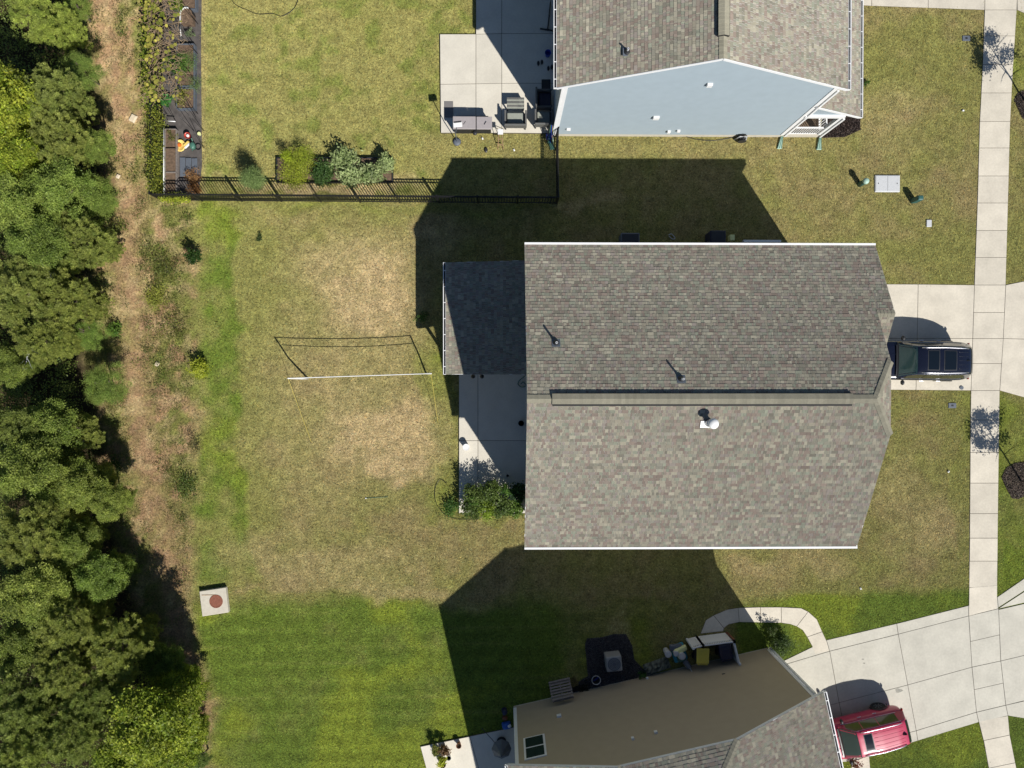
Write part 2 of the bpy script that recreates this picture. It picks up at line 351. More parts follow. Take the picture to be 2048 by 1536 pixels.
def lawn(X, Y):
    px, py = topx(X, Y)
    wx = (fbm(X, Y, .5, 11) - .5) * 90; wy = (fbm(X, Y, .5, 31) - .5) * 90
    qx = px + wx; qy = py + wy
    n1 = fbm(X, Y, .35, 51); n2 = fbm(X, Y, 1.3, 71); n3 = fbm(X, Y, 4.0, 91)
    blot = (n1 - .5) * 1.2 + (n2 - .5) * .8
    g = np.full(X.shape, .33)
    g = np.maximum(g, .80 * band(qx + (n1 - .5) * 90, 372, 498, 34) * band(qy, 395, 1190, 30) * (.72 + .5 * n2))
    g = np.maximum(g, .30 * band(qx, 500, 900, 40) * band(qy, 400, 1180, 30))
    g = np.maximum(g, .62 * band(qy, 398, 428, 22) * band(qx, 420, 1110, 30))
    g = np.maximum(g, .95 * sm(-1, 1, (py + wy * .45 - 1194) / 42) * (1 - sm(1080, 1260, qx)))
    g = np.maximum(g, .66 * sm(1180, 1215, qy) * (1 - sm(1300, 1420, qx)))
    g = np.maximum(g, .97 * sm(-1, 1, (py + wy * .4 - (1196 - (px - 1480) * .045)) / 30) * sm(1440, 1490, px))
    g = np.maximum(g, .72 * sm(1945, 1965, px) * sm(760, 800, qy)); g = np.maximum(g, .6 * sm(2000, 2015, px) * band(qy, -60, 200, 60))
    g = np.maximum(g, .9 * sm(2000, 2008, px) * sm(1060, 1110, qy))
    g = np.maximum(g, .62 * band(qx, 850, 925, 14) * band(qy, 690, 1050, 25))
    g = np.maximum(g, .62 * band(qx, 905, 1080, 12) * band(qy, 1022, 1062, 14))
    g = np.maximum(g, .42 * band(qx, 1725, 1960, 20) * band(qy, 10, 220, 50))
    g = np.maximum(g, .5 * band(qx, 1770, 1945, 10) * band(qy, 780, 860, 40))
    g = np.maximum(g, .5 * band(qx, 1900, 1950, 12) * band(qy, 780, 1200, 40))
    g = np.clip(g + blot * .38, 0, 1)
    yard = sm(1, -1, (py - 400) / 8) if False else (1 - sm(392, 408, py)) * band(px, 400, 1000, 8)
    col = c_dry[None] * (1 - sm(.12, .45, g))[:, None] + c_olive[None] * sm(.12, .45, g)[:, None]
    t = sm(.5, .95, g)[:, None]; col = col * (1 - t) + c_green[None] * t
    ycol = c_yel[None] * (1 - sm(.52, .72, n2)[:, None] * .7) + c_green[None] * sm(.52, .72, n2)[:, None] * .7
    col = col * (1 - yard[:, None] * .75) + ycol * .97 * yard[:, None] * .75
    lime = (sm(.46, .62, fbm(X, Y, .28, 404)) * sm(.45, .75, g) * np.where(py > 1190, .7, .38))[:, None]; col = col * (1 - lime) + np.array(srgb(124, 134, 46)[:3])[None] * lime
    rim = (band(px, 396, 412, 5) * (py < 400) + band(py, 262, 312, 12) * band(px, 850, 1700, 10) * .5)[:, None]
    col = col * (1 - rim * .6) + c_dry[None] * 1.1 * rim * .6
    stripe = (sm(1195, 1215, py) * (px < 1250) * band(px, 440, 2000, 30)) * np.clip(np.sin((py + px * .012) / 34 * 2 * math.pi) * 3, -1, 1)
    line = sm(.93, 1.0, np.sin((py + px * .012 + (n1 - .5) * 6) / 34 * 2 * math.pi)) * sm(1195, 1215, py) * (px < 1250) * sm(.35, .6, fbm(X * .3, Y * 2, 1, 5))
    col = col * (1 + .06 * stripe[:, None]); col = col * (1 - line[:, None] * .3) + c_yel[None] * line[:, None] * .3
    b = np.zeros(X.shape)
    for e in ((735, 590, 105, 85, .9), (765, 875, 130, 70, .9), (800, 935, 66, 30, 1.0), (700, 530, 120, 60, .6), (860, 460, 40, 24, .6), (1500, 1130, 60, 20, .4), (720, 520, 90, 60, .45), (735, 740, 105, 240, .40), (620, 800, 90, 260, .22), (640, 1130, 190, 45, .35),
              (780, 1180, 150, 18, .4), (880, 470, 50, 40, .35), (1180, 400, 60, 20, .5), (650, 375, 160, 9, .9), (1790, 960, 60, 50, .3), (1850, 1050, 70, 60, .3),
              (1640, 1130, 70, 30, .35), (1250, 1280, 30, 60, .4), (1780, 240, 60, 60, .3), (340, 395, 60, 10, .6)):
        b = np.maximum(b, e[4] * ell(qx, qy, *e[:4]))
    b = np.clip(b * (0.2 + n3 * .9 + n2 * .7), 0, 1)[:, None]; col = col * (1 - b) + c_bare[None] * b
    # dirt strip and litter under the wood
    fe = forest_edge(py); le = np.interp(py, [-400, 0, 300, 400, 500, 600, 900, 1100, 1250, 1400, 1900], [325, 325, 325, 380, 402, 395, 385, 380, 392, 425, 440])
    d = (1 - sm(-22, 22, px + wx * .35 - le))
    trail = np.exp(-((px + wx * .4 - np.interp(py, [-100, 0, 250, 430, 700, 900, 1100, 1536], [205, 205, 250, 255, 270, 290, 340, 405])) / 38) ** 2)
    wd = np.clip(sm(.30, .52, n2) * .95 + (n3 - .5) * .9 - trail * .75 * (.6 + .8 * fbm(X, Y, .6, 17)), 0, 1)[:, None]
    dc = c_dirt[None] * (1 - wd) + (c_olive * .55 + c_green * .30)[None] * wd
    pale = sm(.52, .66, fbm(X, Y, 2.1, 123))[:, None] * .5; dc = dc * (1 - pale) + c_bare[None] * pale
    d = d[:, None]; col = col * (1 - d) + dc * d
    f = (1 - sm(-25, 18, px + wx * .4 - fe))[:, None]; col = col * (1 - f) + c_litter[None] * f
    far = (np.abs(X) > 40) | (np.abs(Y) > 30)
    col[far] = (c_olive + c_green) / 2
    return col * 1.15 * (.80 + .4 * n3)[:, None], px, py, g, d[:, 0], f[:, 0]

bl = np.zeros(0)
xs = np.concatenate([[-600, -250, -100, -55, -38], np.arange(-31, 31.01, .16), [38, 55, 100, 250, 600]])
ys = np.concatenate([[-600, -250, -100, -50, -32], np.arange(-25, 25.01, .16), [32, 50, 100, 250, 600]])
GX, GY = np.meshgrid(xs, ys, indexing='ij'); gx = GX.ravel(); gy = GY.ravel()
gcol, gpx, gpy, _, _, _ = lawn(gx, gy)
def gz(x, y): return (fbm(x, y, .8, 201, 2) - .5) * .016 - .008
V = np.stack([gx, gy, gz(gx, gy)], 1); nx, ny = len(xs), len(ys)
I = np.arange(nx * ny).reshape(nx, ny)
Fq = np.stack([I[:-1, :-1], I[1:, :-1], I[1:, 1:], I[:-1, 1:]], -1).reshape(-1, 4)
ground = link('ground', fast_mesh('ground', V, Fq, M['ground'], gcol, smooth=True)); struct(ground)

def grow_mask(px, py):
    m = np.ones(px.shape, bool)
    for pl in AC: m &= ~inpoly(px, py, pl)
    return m
def blades(name, n, seed, box, keep, length, width, lift, colf, parent=None):
    rg = np.random.RandomState(seed)
    X = rg.uniform(box[0], box[1], n); Y = rg.uniform(box[2], box[3], n)
    col, px, py, g, d, f = lawn(X, Y)
    k = grow_mask(px + rg.normal(0, 1.3, n), py + rg.normal(0, 1.3, n)) & keep(X, Y, px, py, g, d, f, rg); X = X[k]; Y = Y[k]; col = col[k]; g = g[k]; n = len(X)
    a = rg.rand(n) * 2 * math.pi; L = length * rg.uniform(.5, 1.3, n); w = width * rg.uniform(.6, 1.3, n); h = lift * rg.uniform(.2, 1.3, n)
    z = gz(X, Y); ca, sa = np.cos(a), np.sin(a)
    v0 = np.stack([X - sa * w, Y + ca * w, z], 1); v1 = np.stack([X + sa * w, Y - ca * w, z], 1)
    v2 = np.stack([X + ca * L, Y + sa * L, z + h], 1)
    V = np.stack([v0, v1, v2], 1).reshape(-1, 3); Fa = np.arange(3 * n).reshape(-1, 3)
    c = colf(col, rg, n, g); c = np.repeat(c, 3, axis=0)
    return link(name, fast_mesh(name, V, Fa, M['grass'], c, kper=3), parent)
def cf(col, rg, n, g):
    b = np.clip(rg.normal(1.10, .48, n), .2, 2.5)[:, None]; h = rg.normal(0, .09, (n, 1))
    return np.clip(col * b * np.concatenate([1 + h, 1 + 0 * h, 1 - h], 1), 0.005, .8)
gr = blades('grass', 640000, 3, (-27, 27.5, -20.5, 20), lambda X, Y, px, py, g, d, f, r: (r.rand(len(X)) > d * .55) & (r.rand(len(X)) > f * .95),
            .10, .0125, .045, cf)
tag(gr, None, None, kind='stuff')

# ------------------------------------------------------------------ concrete
def shrink(poly, s):
    c = sum((Vector((p[0], p[1])) for p in poly), Vector((0, 0))) / len(poly); out = []
    n = len(poly)
    ar = sum(poly[i][0] * poly[(i + 1) % n][1] - poly[(i + 1) % n][0] * poly[i][1] for i in range(n)); sg = 1 if ar > 0 else -1
    for i in range(n):
        a, b, d = Vector(poly[i - 1][:2]), Vector(poly[i][:2]), Vector(poly[(i + 1) % n][:2])
        e1 = (b - a).normalized(); e2 = (d - b).normalized()
        n1 = Vector((-e1.y, e1.x)) * sg; n2 = Vector((-e2.y, e2.x)) * sg
        m = (n1 + n2); m = m / max(m.length_squared / 2, .3) if m.length > 1e-4 else n1
        out.append(b + m * s)
    return out
def paving(name, cells, mname, z=.024, gap=.011, piece='slab', label=None, z0=-.08):
    base = struct(MB().prism([P(*p)[:2] for p in cells[0]], -.06, -.05).build(name, M['joint'])) if False else None
    root = bpy.data.objects.new(name, None)
    mb = MB()
    for cpoly in cells:
        q = [P(x, y)[:2] for x, y in cpoly]; mb.prism(q, z0, z - .013)
    root = struct(mb.build(name, M['joint']), label)
    for cpoly in cells:
        q = [P(x, y)[:2] for x, y in cpoly]
        MB().prism([tuple(v) for v in shrink(q, gap)], z0 + .01, z + random.uniform(-.004, .004)).build(piece, M[mname], root, bevel=.006)
    return root
jy = [-60, 20, 72, 129, 186, 243, 296, 352, 406, 461, 515, 570, 625, 677, 727, 781, 840, 905, 966, 1027, 1076, 1122, 1175]
cells = [[lerp_edge(SW_L, a), lerp_edge(SW_R, a), lerp_edge(SW_R, b), lerp_edge(SW_L, b)] for a, b in zip(jy, jy[1:])]
cells.append([lerp_edge(SW_L, 1175), lerp_edge(SW_R, 1170), (1993.5, 1217), (1937, 1232)])
cells += [[(1957, 1442), (2015.5, 1431), (2019, 1469.7), (1969.6 - 3, 1480.7)], [(1967, 1480.7), (2019, 1469.7), (2030, 1525), (1977, 1536)], [(1977, 1536), (2030, 1525), (2046, 1600), (1990, 1610)]]
paving('sidewalk', cells, 'concrete')
paving('path', [[PATH_O[i], PATH_O[j], *PATH_O[j + 0:j + 0], PATH_I[j], PATH_I[i]] if j - i == 1 else PATH_O[i:j + 1] + PATH_I[i:j + 1][::-1]
                for i, j in ((0, 2), (2, 4), (4, 5), (5, 6), (6, 8), (8, 10), (10, 12))], 'concrete', z=.026)
paving('driveway', [[(1690, 568), (1836, 568.5), (1834, 677), (1690, 676)], [(1836, 568.5), (1948.5, 570), (1945, 677), (1834, 677)],
                    [(1690, 676), (1834, 677), (1831.5, 780), (1690, 779)], [(1834, 677), (1945, 677), (1941.5, 781), (1831.5, 780)],
                    [(2011, 570), (2120, 548), (2120, 680), (2006, 677)], [(2006, 677), (2120, 680), (2120, 815), (1999, 781)]], 'concrete', z=.022)
paving('driveway', [[(1690, -60), (1743, -60), (1743, 12), (1690, 9)], [(1743, -60), (1856, -60), (1856, 16), (1743, 12)], [(1856, -60), (1970, -60), (1969, 20), (1856, 16)],
                              [(2033, -60), (2100, -60), (2100, 50), (2034, 20)]], 'concrete', z=.020)
TJ = [[(1560, 1325), (1652.6, 1280), (1793, 1247), (1936, 1211), (1994, 1194)], [(1575, 1327), (1659, 1302), (1796, 1268), (1937, 1231.5), (1996.5, 1217)],
      [(1600, 1426), (1678, 1405), (1815, 1369.5), (1943.5, 1334), (2001, 1321.6)], [(1620, 1500), (1697, 1497), (1832, 1461), (1952.5, 1424), (2011, 1410)], [(1625, 1530), (1702, 1522), (1835, 1481), (1957, 1444), (2015.5, 1431)]]
cells = []
for a in range(4):
    for b in range(4):
        if b == 3 and a in (1, 2): # crossing panels with a middle joint
            q = [TJ[a][b], TJ[a][b + 1], TJ[a + 1][b + 1], TJ[a + 1][b]]
            mid = lambda u, v: ((u[0] + v[0]) / 2, (u[1] + v[1]) / 2)
            cells += [[q[0], q[1], mid(q[1], q[2]), mid(q[0], q[3])], [mid(q[0], q[3]), mid(q[1], q[2]), q[2], q[3]]]
        else: cells.append([TJ[a][b], TJ[a][b + 1], TJ[a + 1][b + 1], TJ[a + 1][b]])
cells += [[(1996.5, 1217), (2130, 1130), (2130, 1186)], [(1994, 1194), (2130, 1100), (2130, 1128), (1996, 1215)], [(1996.5, 1219), (2130, 1188), (2130, 1291), (2001, 1321.6)],
          [(2001, 1321.6), (2130, 1291), (2130, 1381), (2011, 1410)], [(2011, 1410), (2130, 1383), (2130, 1450), (2015.5, 1431)]]
dw = paving('driveway', cells, 'concrete_old', z=.022)
paving('path', [[(1702, 1523), (1738, 1511), (1745, 1600), (1706, 1600)]], 'concrete', z=.020)
paving('patio', [[(880, 70), (952, 70), (952, 169), (881, 170)], [(952, 70), (1003.5, 69), (1003.5, 168), (952, 169)], [(1003.5, 69), (1120, 69), (1120, 168), (1003.5, 168)],
                           [(881, 170), (952, 169), (952, 267), (882, 267)], [(952, 169), (1003.5, 168), (1003.5, 267), (952, 267)], [(1003.5, 168), (1120, 168), (1120, 268), (1003.5, 267)],
                           [(952, -60), (1003.5, -60), (1003.5, 69), (952, 70)], [(1003.5, -60), (1120, -60), (1120, 69), (1003.5, 69)]], 'patio', z=.10)
paving('patio', [[(918, 560), (956, 560), (956, 881), (918, 881)], [(956, 560), (1080, 560), (1080, 881), (956, 881)], [(918, 881), (956, 881), (956, 1026), (918, 1026)],
                 [(956, 881), (1080, 881), (1080, 1026), (956, 1026)]], 'patio', z=.08)
paving('patio', [[(841, 1492), (940, 1471.5), (975, 1600), (870, 1600)], [(940, 1471.5), (1040, 1451), (1060, 1600), (975, 1600)]], 'patio', z=.07)

for x, y, r_ in ((1796, 1381, .22), (1725, 1318, .07), (1728, 1326, .06)):
    p = P(x, y); rgs = random.Random(x); MB().prism([(p.x + r_ * rgs.uniform(.5, 1.2) * math.cos(a * .52), p.y + .55 * r_ * rgs.uniform(.5, 1.2) * math.sin(a * .52)) for a in range(12)], .022, .030).build('stain', M['stainm'], dw)
# mulch, gravel and weed cloth as low beds
def bed(name, poly, m, z=.03, n=0, size=.06, colr=None):
    q = [P(x, y)[:2] for x, y in poly]
    o = struct(MB().prism([tuple(v) for v in q], -.07, z - .01).build(name, m))
    return o
def chips(parent, poly, n, size, c0, seed, z=.03, name='bark_chips'):
    rg = np.random.RandomState(seed); q = [P(x, y) for x, y in poly]
    a = [v.x for v in q]; b = [v.y for v in q]
    X = rg.uniform(min(a), max(a), n * 3); Y = rg.uniform(min(b), max(b), n * 3)
    k = inpoly(X, Y, [(v.x, v.y) for v in q]); X = X[k][:n]; Y = Y[k][:n]
    Cn = np.stack([X, Y, z + rg.rand(len(X)) * .03], 1)
    me = leaf_mesh(name, Cn, size, .6, np.array(c0)[None] * np.clip(rg.normal(1, .4, (len(X), 1)), .3, 2.2), rg, pitch=.5)
    o = link(name, me, parent); o['kind'] = 'stuff'; return o
def leaf_mesh(name, Cn, size, aspect, col, rg, pitch=.5, roll=.6, d=None, mat_=None):
    n = len(Cn); az = rg.rand(n) * 2 * math.pi; el = rg.normal(0, pitch, n)
    if d is None: d = np.stack([np.cos(az) * np.cos(el), np.sin(az) * np.cos(el), np.sin(el)], 1)
    s = np.cross(d, [0, 0, 1.0]); s /= np.maximum(np.linalg.norm(s, axis=1), 1e-3)[:, None]; nn = np.cross(s, d)
    r = rg.normal(0, roll, n)[:, None]; s = s * np.cos(r) + nn * np.sin(r)
    L = (size * rg.uniform(.6, 1.3, n))[:, None]; w = L * aspect / 2
    V = np.stack([Cn - d * L / 2, Cn + s * w - d * L * .08, Cn + d * L / 2, Cn - s * w - d * L * .08], 1).reshape(-1, 3)
    return fast_mesh(name, V, np.arange(4 * n).reshape(-1, 4), mat_ or M['leaf'], np.repeat(np.clip(col, .003, .8), 4, axis=0))
b = bed('garden_ground', GARDEN, M['fabric'], .02)
b = bed('gravel_bed', GRAVEL, M['gravel'], .03); chips(b, GRAVEL, 9000, .07, (.11, .105, .11), 5, .03, 'gravel_stones')
b = bed('mulch_bed', MULCH1, M['mulch'], .03); chips(b, MULCH1, 4000, .07, (.06, .042, .036), 6)
M3 = [(2003, 955), (2012, 936), (2030, 926), (2052, 924), (2078, 940), (2080, 985), (2052, 990), (2036, 998), (2024, 997), (2014, 980)]
b = bed('tree_mulch_ring', M3, M['mulch'], .03); chips(b, M3, 2500, .07, (.12, .095, .075), 8)
M4 = [(2028, 200), (2036, 185), (2060, 178), (2090, 200), (2080, 235), (2045, 238)]
b = bed('tree_mulch_ring', M4, M['mulch'], .03); chips(b, M4, 1800, .07, (.075, .06, .05), 9)

# ------------------------------------------------------------------ shingles
PAL = [tuple(1.20 * q for q in srgb(*c)[:3]) for c in ((139, 134, 120), (147, 142, 126), (130, 128, 114), (138, 128, 117), (130, 118, 108), (152, 147, 131), (122, 118, 106), (134, 131, 119), (135, 127, 119), (132, 134, 119), (141, 135, 120), (128, 116, 106))]
def shingles(name, O, U, Vd, vlen, u0, u1, parent, expo=.143, seed=1, gain=1.0, pal=None):
    rg = np.random.RandomState(seed); O = np.array(O, float); U = np.array(U, float); Vd = np.array(Vd, float); N = np.cross(U, Vd)
    if N[2] < 0: N = -N
    pal = np.array([c[:3] for c in (pal or PAL)]) * gain
    vs_ = []; cs = []
    v = 0.0
    while v < vlen - .01:
        v1 = min(v + expo, vlen); a = max(u0(v), u0(v1)) if False else u0((v + v1) / 2); b_ = u1((v + v1) / 2)
        u = a - rg.rand() * .25; rowt = rg.normal(1, .03)
        while u < b_:
            w = rg.choice([.06, .09, .13, .18, .25], p=[.2, .3, .25, .15, .1]); ua = max(u, a); ub = min(u + w - .006, b_); u += w
            if ub - ua < .015: continue
            t = rg.choice([.007, .0145]); dip = rg.uniform(0, .003)
            vv = v - dip
            p = [O + U * ua + Vd * vv, O + U * ub + Vd * vv, O + U * ub + Vd * vv + N * t, O + U * ua + Vd * vv + N * t, O + U * ub + Vd * v1 + N * .002, O + U * ua + Vd * v1 + N * .002]
            vs_ += p; c = pal[rg.randint(len(pal))] * rowt * rg.normal(1, .055) * (1.06 if t > .01 else .95); cs += [c] * 6
        v = v1
    V = np.array(vs_); n = len(V) // 6; base = np.arange(n)[:, None] * 6
    q = np.concatenate([base + [0, 1, 2, 3], base + [3, 2, 4, 5]], 0)
    me = fast_mesh(name, V, q, M['shingle'], np.clip(np.array(cs), 0, 1))
    o = link(name, me, parent, True); o['kind'] = 'stuff'; return o
def caps(A, B, parent, width=.3, slopeL=0.5, slopeR=.5, side=None, lift=.02, expo=.143, name='ridge_cap', seed=3, gain=1.0):
    """overlapping cap shingles from A to B, each a bent plate"""
    A = Vector(A); B = Vector(B); d = (B - A).normalized(); L = (B - A).length; n = int(L / expo); rg = random.Random(seed)
    s = Vector(side).normalized() if side else d.cross(Vector((0, 0, 1))).normalized()
    variants = []
    for k in range(5):
        mb = MB(); g = rg.uniform(.92, 1.12) * gain; c = tuple(1.12 * x * g for x in srgb(142, 138, 122)[:3])
        a0 = lift + .012; a1 = lift
        hw = width / 2
        pts = []
        for (t, zz) in ((0, a0), (expo + .01, a1)):
            for q, sl_ in ((-1, slopeL), (0, 0), (1, slopeR)):
                pts.append(d * t + s * q * hw + Vector((0, 0, zz - (abs(q) * hw * sl_))))
        lo = [p - Vector((0, 0, .012)) for p in pts]
        mb.add(pts + lo, [(0, 1, 4, 3), (1, 2, 5, 4), (0, 6, 7, 1), (1, 7, 8, 2), (0, 3, 9, 6), (2, 8, 11, 5)], c)
        variants.append(mb.mesh(name, M['shingle']))
    for i in range(n):
        o = link(name, rg.choice(variants), parent); o.location = A + d * (i * L / n) - Vector(parent.location)
def plane_deck(pts, t, m, name, parent):
    mb = MB(); pts = [Vector(p) for p in pts]; n = (pts[1] - pts[0]).cross(pts[2] - pts[0]).normalized()
    if n.z < 0: n = -n
    mb.plate([p - n * t for p in pts], n, t - .004); return mb.build(name, m, parent, True)
def siding(name, A, u, nrm, prof, m, parent, z0=.35, expo=.15, zmax=20):
    """prof(z) -> (s0,s1) along u from A; lap boards as real wedges, one joined sheet"""
    A = Vector(A); u = Vector(u); nrm = Vector(nrm); mb = MB(); z = z0
    while z < zmax:
        z1 = z + expo; r0 = prof(z); r1 = prof(z1)
        if r0 is None: break
        if r1 is None: 
            z1 = zmax; m_ = (r0[0] + r0[1]) / 2; r1 = (m_, m_)
        a = [A + u * r0[0] + Vector((0, 0, z)), A + u * r0[1] + Vector((0, 0, z)), A + u * r1[1] + Vector((0, 0, z1)), A + u * r1[0] + Vector((0, 0, z1))]
        f = [a[0] + nrm * .030, a[1] + nrm * .030, a[2] + nrm * .004, a[3] + nrm * .004]
        mb.add([a[0], a[1]] + f, [(0, 1, 3, 2), (2, 3, 4, 5)]); z = z1
    o = mb.build(name, m, parent, True); o['kind'] = 'stuff'; return o
def gutter(A, B, out, parent, w=.125, hang=.72, straps=True, lid=False):
    A = Vector(A); B = Vector(B); out = Vector(out); d = (B - A).normalized(); L = (B - A).length; mb = MB()
    if lid:
        mb.bar(A + out * w / 2, B + out * w / 2, w, .1); return mb.build('gutter', M['white'], parent, True)
    mb.bar(A + out * (w - .012) + Vector((0, 0, 0)), B + out * (w - .012), .028, .11)
    mb.bar(A + out * .008 - Vector((0, 0, .0)), B + out * .008, .012, .10)
    mb.bar(A + out * w / 2 - Vector((0, 0, .09)), B + out * w / 2 - Vector((0, 0, .09)), w, .012)
    for p in (A, B): mb.bar(p + out * .002, p + out * w, .012, .11)
    o = mb.build('gutter', M['white'], parent, True)
    inner = MB().bar(A + d * .02 + out * w / 2 - Vector((0, 0, .078)), B - d * .02 + out * w / 2 - Vector((0, 0, .078)), w - .03, .006).build('gutter_inner', M['dark'], o, False)  # dark strip along the bottom of the trough
    inner.location = (0, 0, 0)
    if straps:
        me = MB().box((0, 0, 0), (.035, .035, .02)).mesh('gutter_hanger', M['white'])
        me = MB().bar(out * .015, out * (w - .02), .03, .012).mesh('gutter_hanger', M['white'])
        n = int(L / hang)
        for i in range(n):
            s_ = link('gutter_hanger', me, parent); s_.location = A + d * (i + .5) * L / n + Vector((0, 0, .045)) - Vector(parent.location)
    return o
def vent_pipe(parent_roof_z, px, py, tilt_n, h, label, r=.04, mname='lid_grey'):
    pass

# ------------------------------------------------------------------ main house
EH = 6.0; RH = 9.3; YT = 5.52; YB = -7.28; YR = (YT + YB) / 2; XL = .93; XR = 15.12; XG = 15.83
pt = (RH - EH) / ((YT - YB) / 2); sl_ = math.sqrt(1 + pt * pt)
house = thing('house', 'grey house with brown shingle roof in the middle of the photo', 'house', (8, -1, 0))
HX0, HX1, HY0, HY1 = XL + .28, XR - .3, YB + .35, YT - .35
hw = MB(); hw.prism([(HX0, HY0), (HX1, HY0), (HX1, HY1), (HX0, HY1)], 0.3, EH + .03)
hw.prism([(HX1, -.25), (XG - .3, -.25), (XG - .3, HY1), (HX1, HY1)], .3, EH + .03)
hw.add([(HX0, HY0, EH + .03), (HX0, HY1, EH + .03), (HX0, YR, RH - .17), (HX1, HY0, EH + .03), (HX1, HY1, EH + .03), (XR - 1.1, YR, RH - .2)], [(0, 2, 1), (3, 4, 5), (0, 3, 5, 2), (1, 2, 5, 4)])
hw.build('wall_core', M['grey_siding'], house, True)
MB().prism([(HX0 - .02, HY0 - .02), (HX1 + .02, HY0 - .02), (HX1 + .02, HY1 + .02), (HX0 - .02, HY1 + .02)], -.1, .34).build('foundation', M['foundation'], house, True)
MB().prism([(HX1 - .02, -.27), (XG - .28, -.27), (XG - .28, HY1 + .018), (HX1 - .02, HY1 + .018)], -.1, .338).build('foundation', M['foundation'], house, True)
L = HY1 - HY0
def gprof(L_, eh, rh, mid=None):
    mid = mid or L_ / 2
    def f(z):
        if z <= eh: return (0, L_)
        t = (z - eh) / (rh - eh)
        return (mid * t, L_ - (L_ - mid) * t) if t < 1 else None
    return f
siding('siding', (HX0, HY0, 0), (0, 1, 0), (-1, 0, 0), gprof(L, EH, RH - .2), M['grey_siding'], house, zmax=RH - .25)
siding('siding', (HX1, HY0, 0), (0, 1, 0), (1, 0, 0), gprof(L, EH, RH - .2), M['grey_siding'], house, zmax=RH - 1.25)
siding('siding', (HX0, HY0, 0), (1, 0, 0), (0, -1, 0), lambda z: (0, HX1 - HX0), M['grey_siding'], house, zmax=EH + .02)
siding('siding', (HX0, HY1, 0), (1, 0, 0), (0, 1, 0), lambda z: (0, XG - .3 - HX0), M['grey_siding'], house, zmax=EH - .1)
siding('siding', (XG - .3, -.25, 0), (0, 1, 0), (1, 0, 0), gprof(HY1 + .25, EH - .1, 7.5), M['grey_siding'], house, zmax=7.4)
# jerkinhead at the front
hb = 1.45                                        # half width of the clip
hz = RH - hb * pt; hd = .95                      # depth of the hip
RXE = XR - hd
Vn = np.array([0, -1, pt]) / sl_; Vs = np.array([0, 1, pt]) / sl_
VL = (YT - YR) * sl_
def u1m(v):                                      # right limit of main slopes
    y = v / sl_; dist = (YT - YR) - y
    return (XR - XL) if dist > hb else (XR - XL) - hd * (1 - dist / hb)
shingles('shingles', (XL, YT, EH), (1, 0, 0), Vn, VL, lambda v: 0, u1m, house, seed=11)
shingles('shingles', (XL, YB, EH), (1, 0, 0), Vs, VL, lambda v: 0, u1m, house, seed=12)
vh = np.array([-hd, 0, RH - hz]); vl = np.linalg.norm(vh)
shingles('shingles', (XR, YR - hb, hz), (0, 1, 0), vh / vl, vl, lambda v: hb * v / vl, lambda v: 2 * hb - hb * v / vl, house, seed=13)
plane_deck([(XL, YT, EH), (XR, YT, EH), (XR, YR + hb, hz), (RXE, YR, RH), (XL, YR, RH)], .14, M['white'], 'roof', house)
plane_deck([(XL, YB, EH), (XL, YR, RH), (RXE, YR, RH), (XR, YR - hb, hz), (XR, YB, EH)], .14, M['white'], 'roof', house)
plane_deck([(XR, YR - hb, hz), (XR, YR + hb, hz), (RXE, YR, RH)], .14, M['white'], 'roof', house)
# garage front gable
gy0 = YT; gyr = 2.50; gzr = EH + (YT - gyr) * pt; gy1 = gyr - (YT - gyr)
shingles('shingles', (XR, YT, EH), (1, 0, 0), Vn, (YT - gyr) * sl_, lambda v: .0, lambda v: XG - XR, house, seed=14)
shingles('shingles', (XR - .9, gy1, EH), (1, 0, 0), Vs, (YT - gyr) * sl_, lambda v: .0, lambda v: XG - XR + .9, house, seed=15)
plane_deck([(XR - .05, YT, EH), (XG, YT, EH), (XG, gyr, gzr), (XR - .05, gyr, gzr)], .135, M['white'], 'roof', house)
plane_deck([(XR - .9, gy1, EH), (XR - .9, gyr, gzr), (XG, gyr, gzr), (XG, gy1, EH)], .135, M['white'], 'roof', house)
caps((XR - .02, gyr, gzr), (XG, gyr, gzr), house, slopeL=pt, slopeR=pt, seed=4, lift=.006)
caps((RXE, YR, RH), (XL, YR, RH), house, slopeL=pt, slopeR=pt, width=.32)
for sg in (1, -1):
    caps((XR, YR + sg * hb, hz), (RXE, YR, RH), house, slopeL=.42 if sg > 0 else .3, slopeR=.3 if sg > 0 else .42, lift=.025, width=.30, name='hip_cap', seed=6)
# raised ridge vent; black edge past the caps paints the shaded gap under it
va = P(1105, 795, RH + .06).x; vb = P(1707, 795, RH + .06).x
rv = MB()
for sg in (1, -1):
    rv.add([(va, YR, RH + .075), (vb, YR, RH + .075), (vb, YR + sg * (.245 - sg * .03), RH + .05 - .24 * pt * .8), (va, YR + sg * (.245 - sg * .03), RH + .05 - .24 * pt * .8),
            (va, YR, RH - .0), (vb, YR, RH), (vb, YR + sg * .19, RH - .2 * pt), (va, YR + sg * .19, RH - .2 * pt)],
           [(0, 1, 2, 3), (3, 2, 6, 7), (0, 3, 7, 4), (1, 5, 6, 2)])
rv.build('ridge_vent', M['rubber'], house, True)
caps((vb, YR, RH + .07), (va, YR, RH + .07), house, slopeL=pt * .85, slopeR=pt * .85, width=.40, lift=.015, name='vent_cap', seed=9, gain=1.0)
# gutters (covered) on both eaves, fascia boards on the rakes
gutter((XL, YT + .005, EH - .02), (XG, YT + .005, EH - .02), (0, 1, 0), house, lid=True, w=.085)
gutter((XL, YB - .005, EH - .02), (XR, YB - .005, EH - .02), (0, -1, 0), house, lid=True, w=.085)
MB().bar((XR - .02, YB, EH - .06), (XR - .02, YB + .6, EH - .06 + .1), .03, .16).build('rake_board', M['white'], house, True)
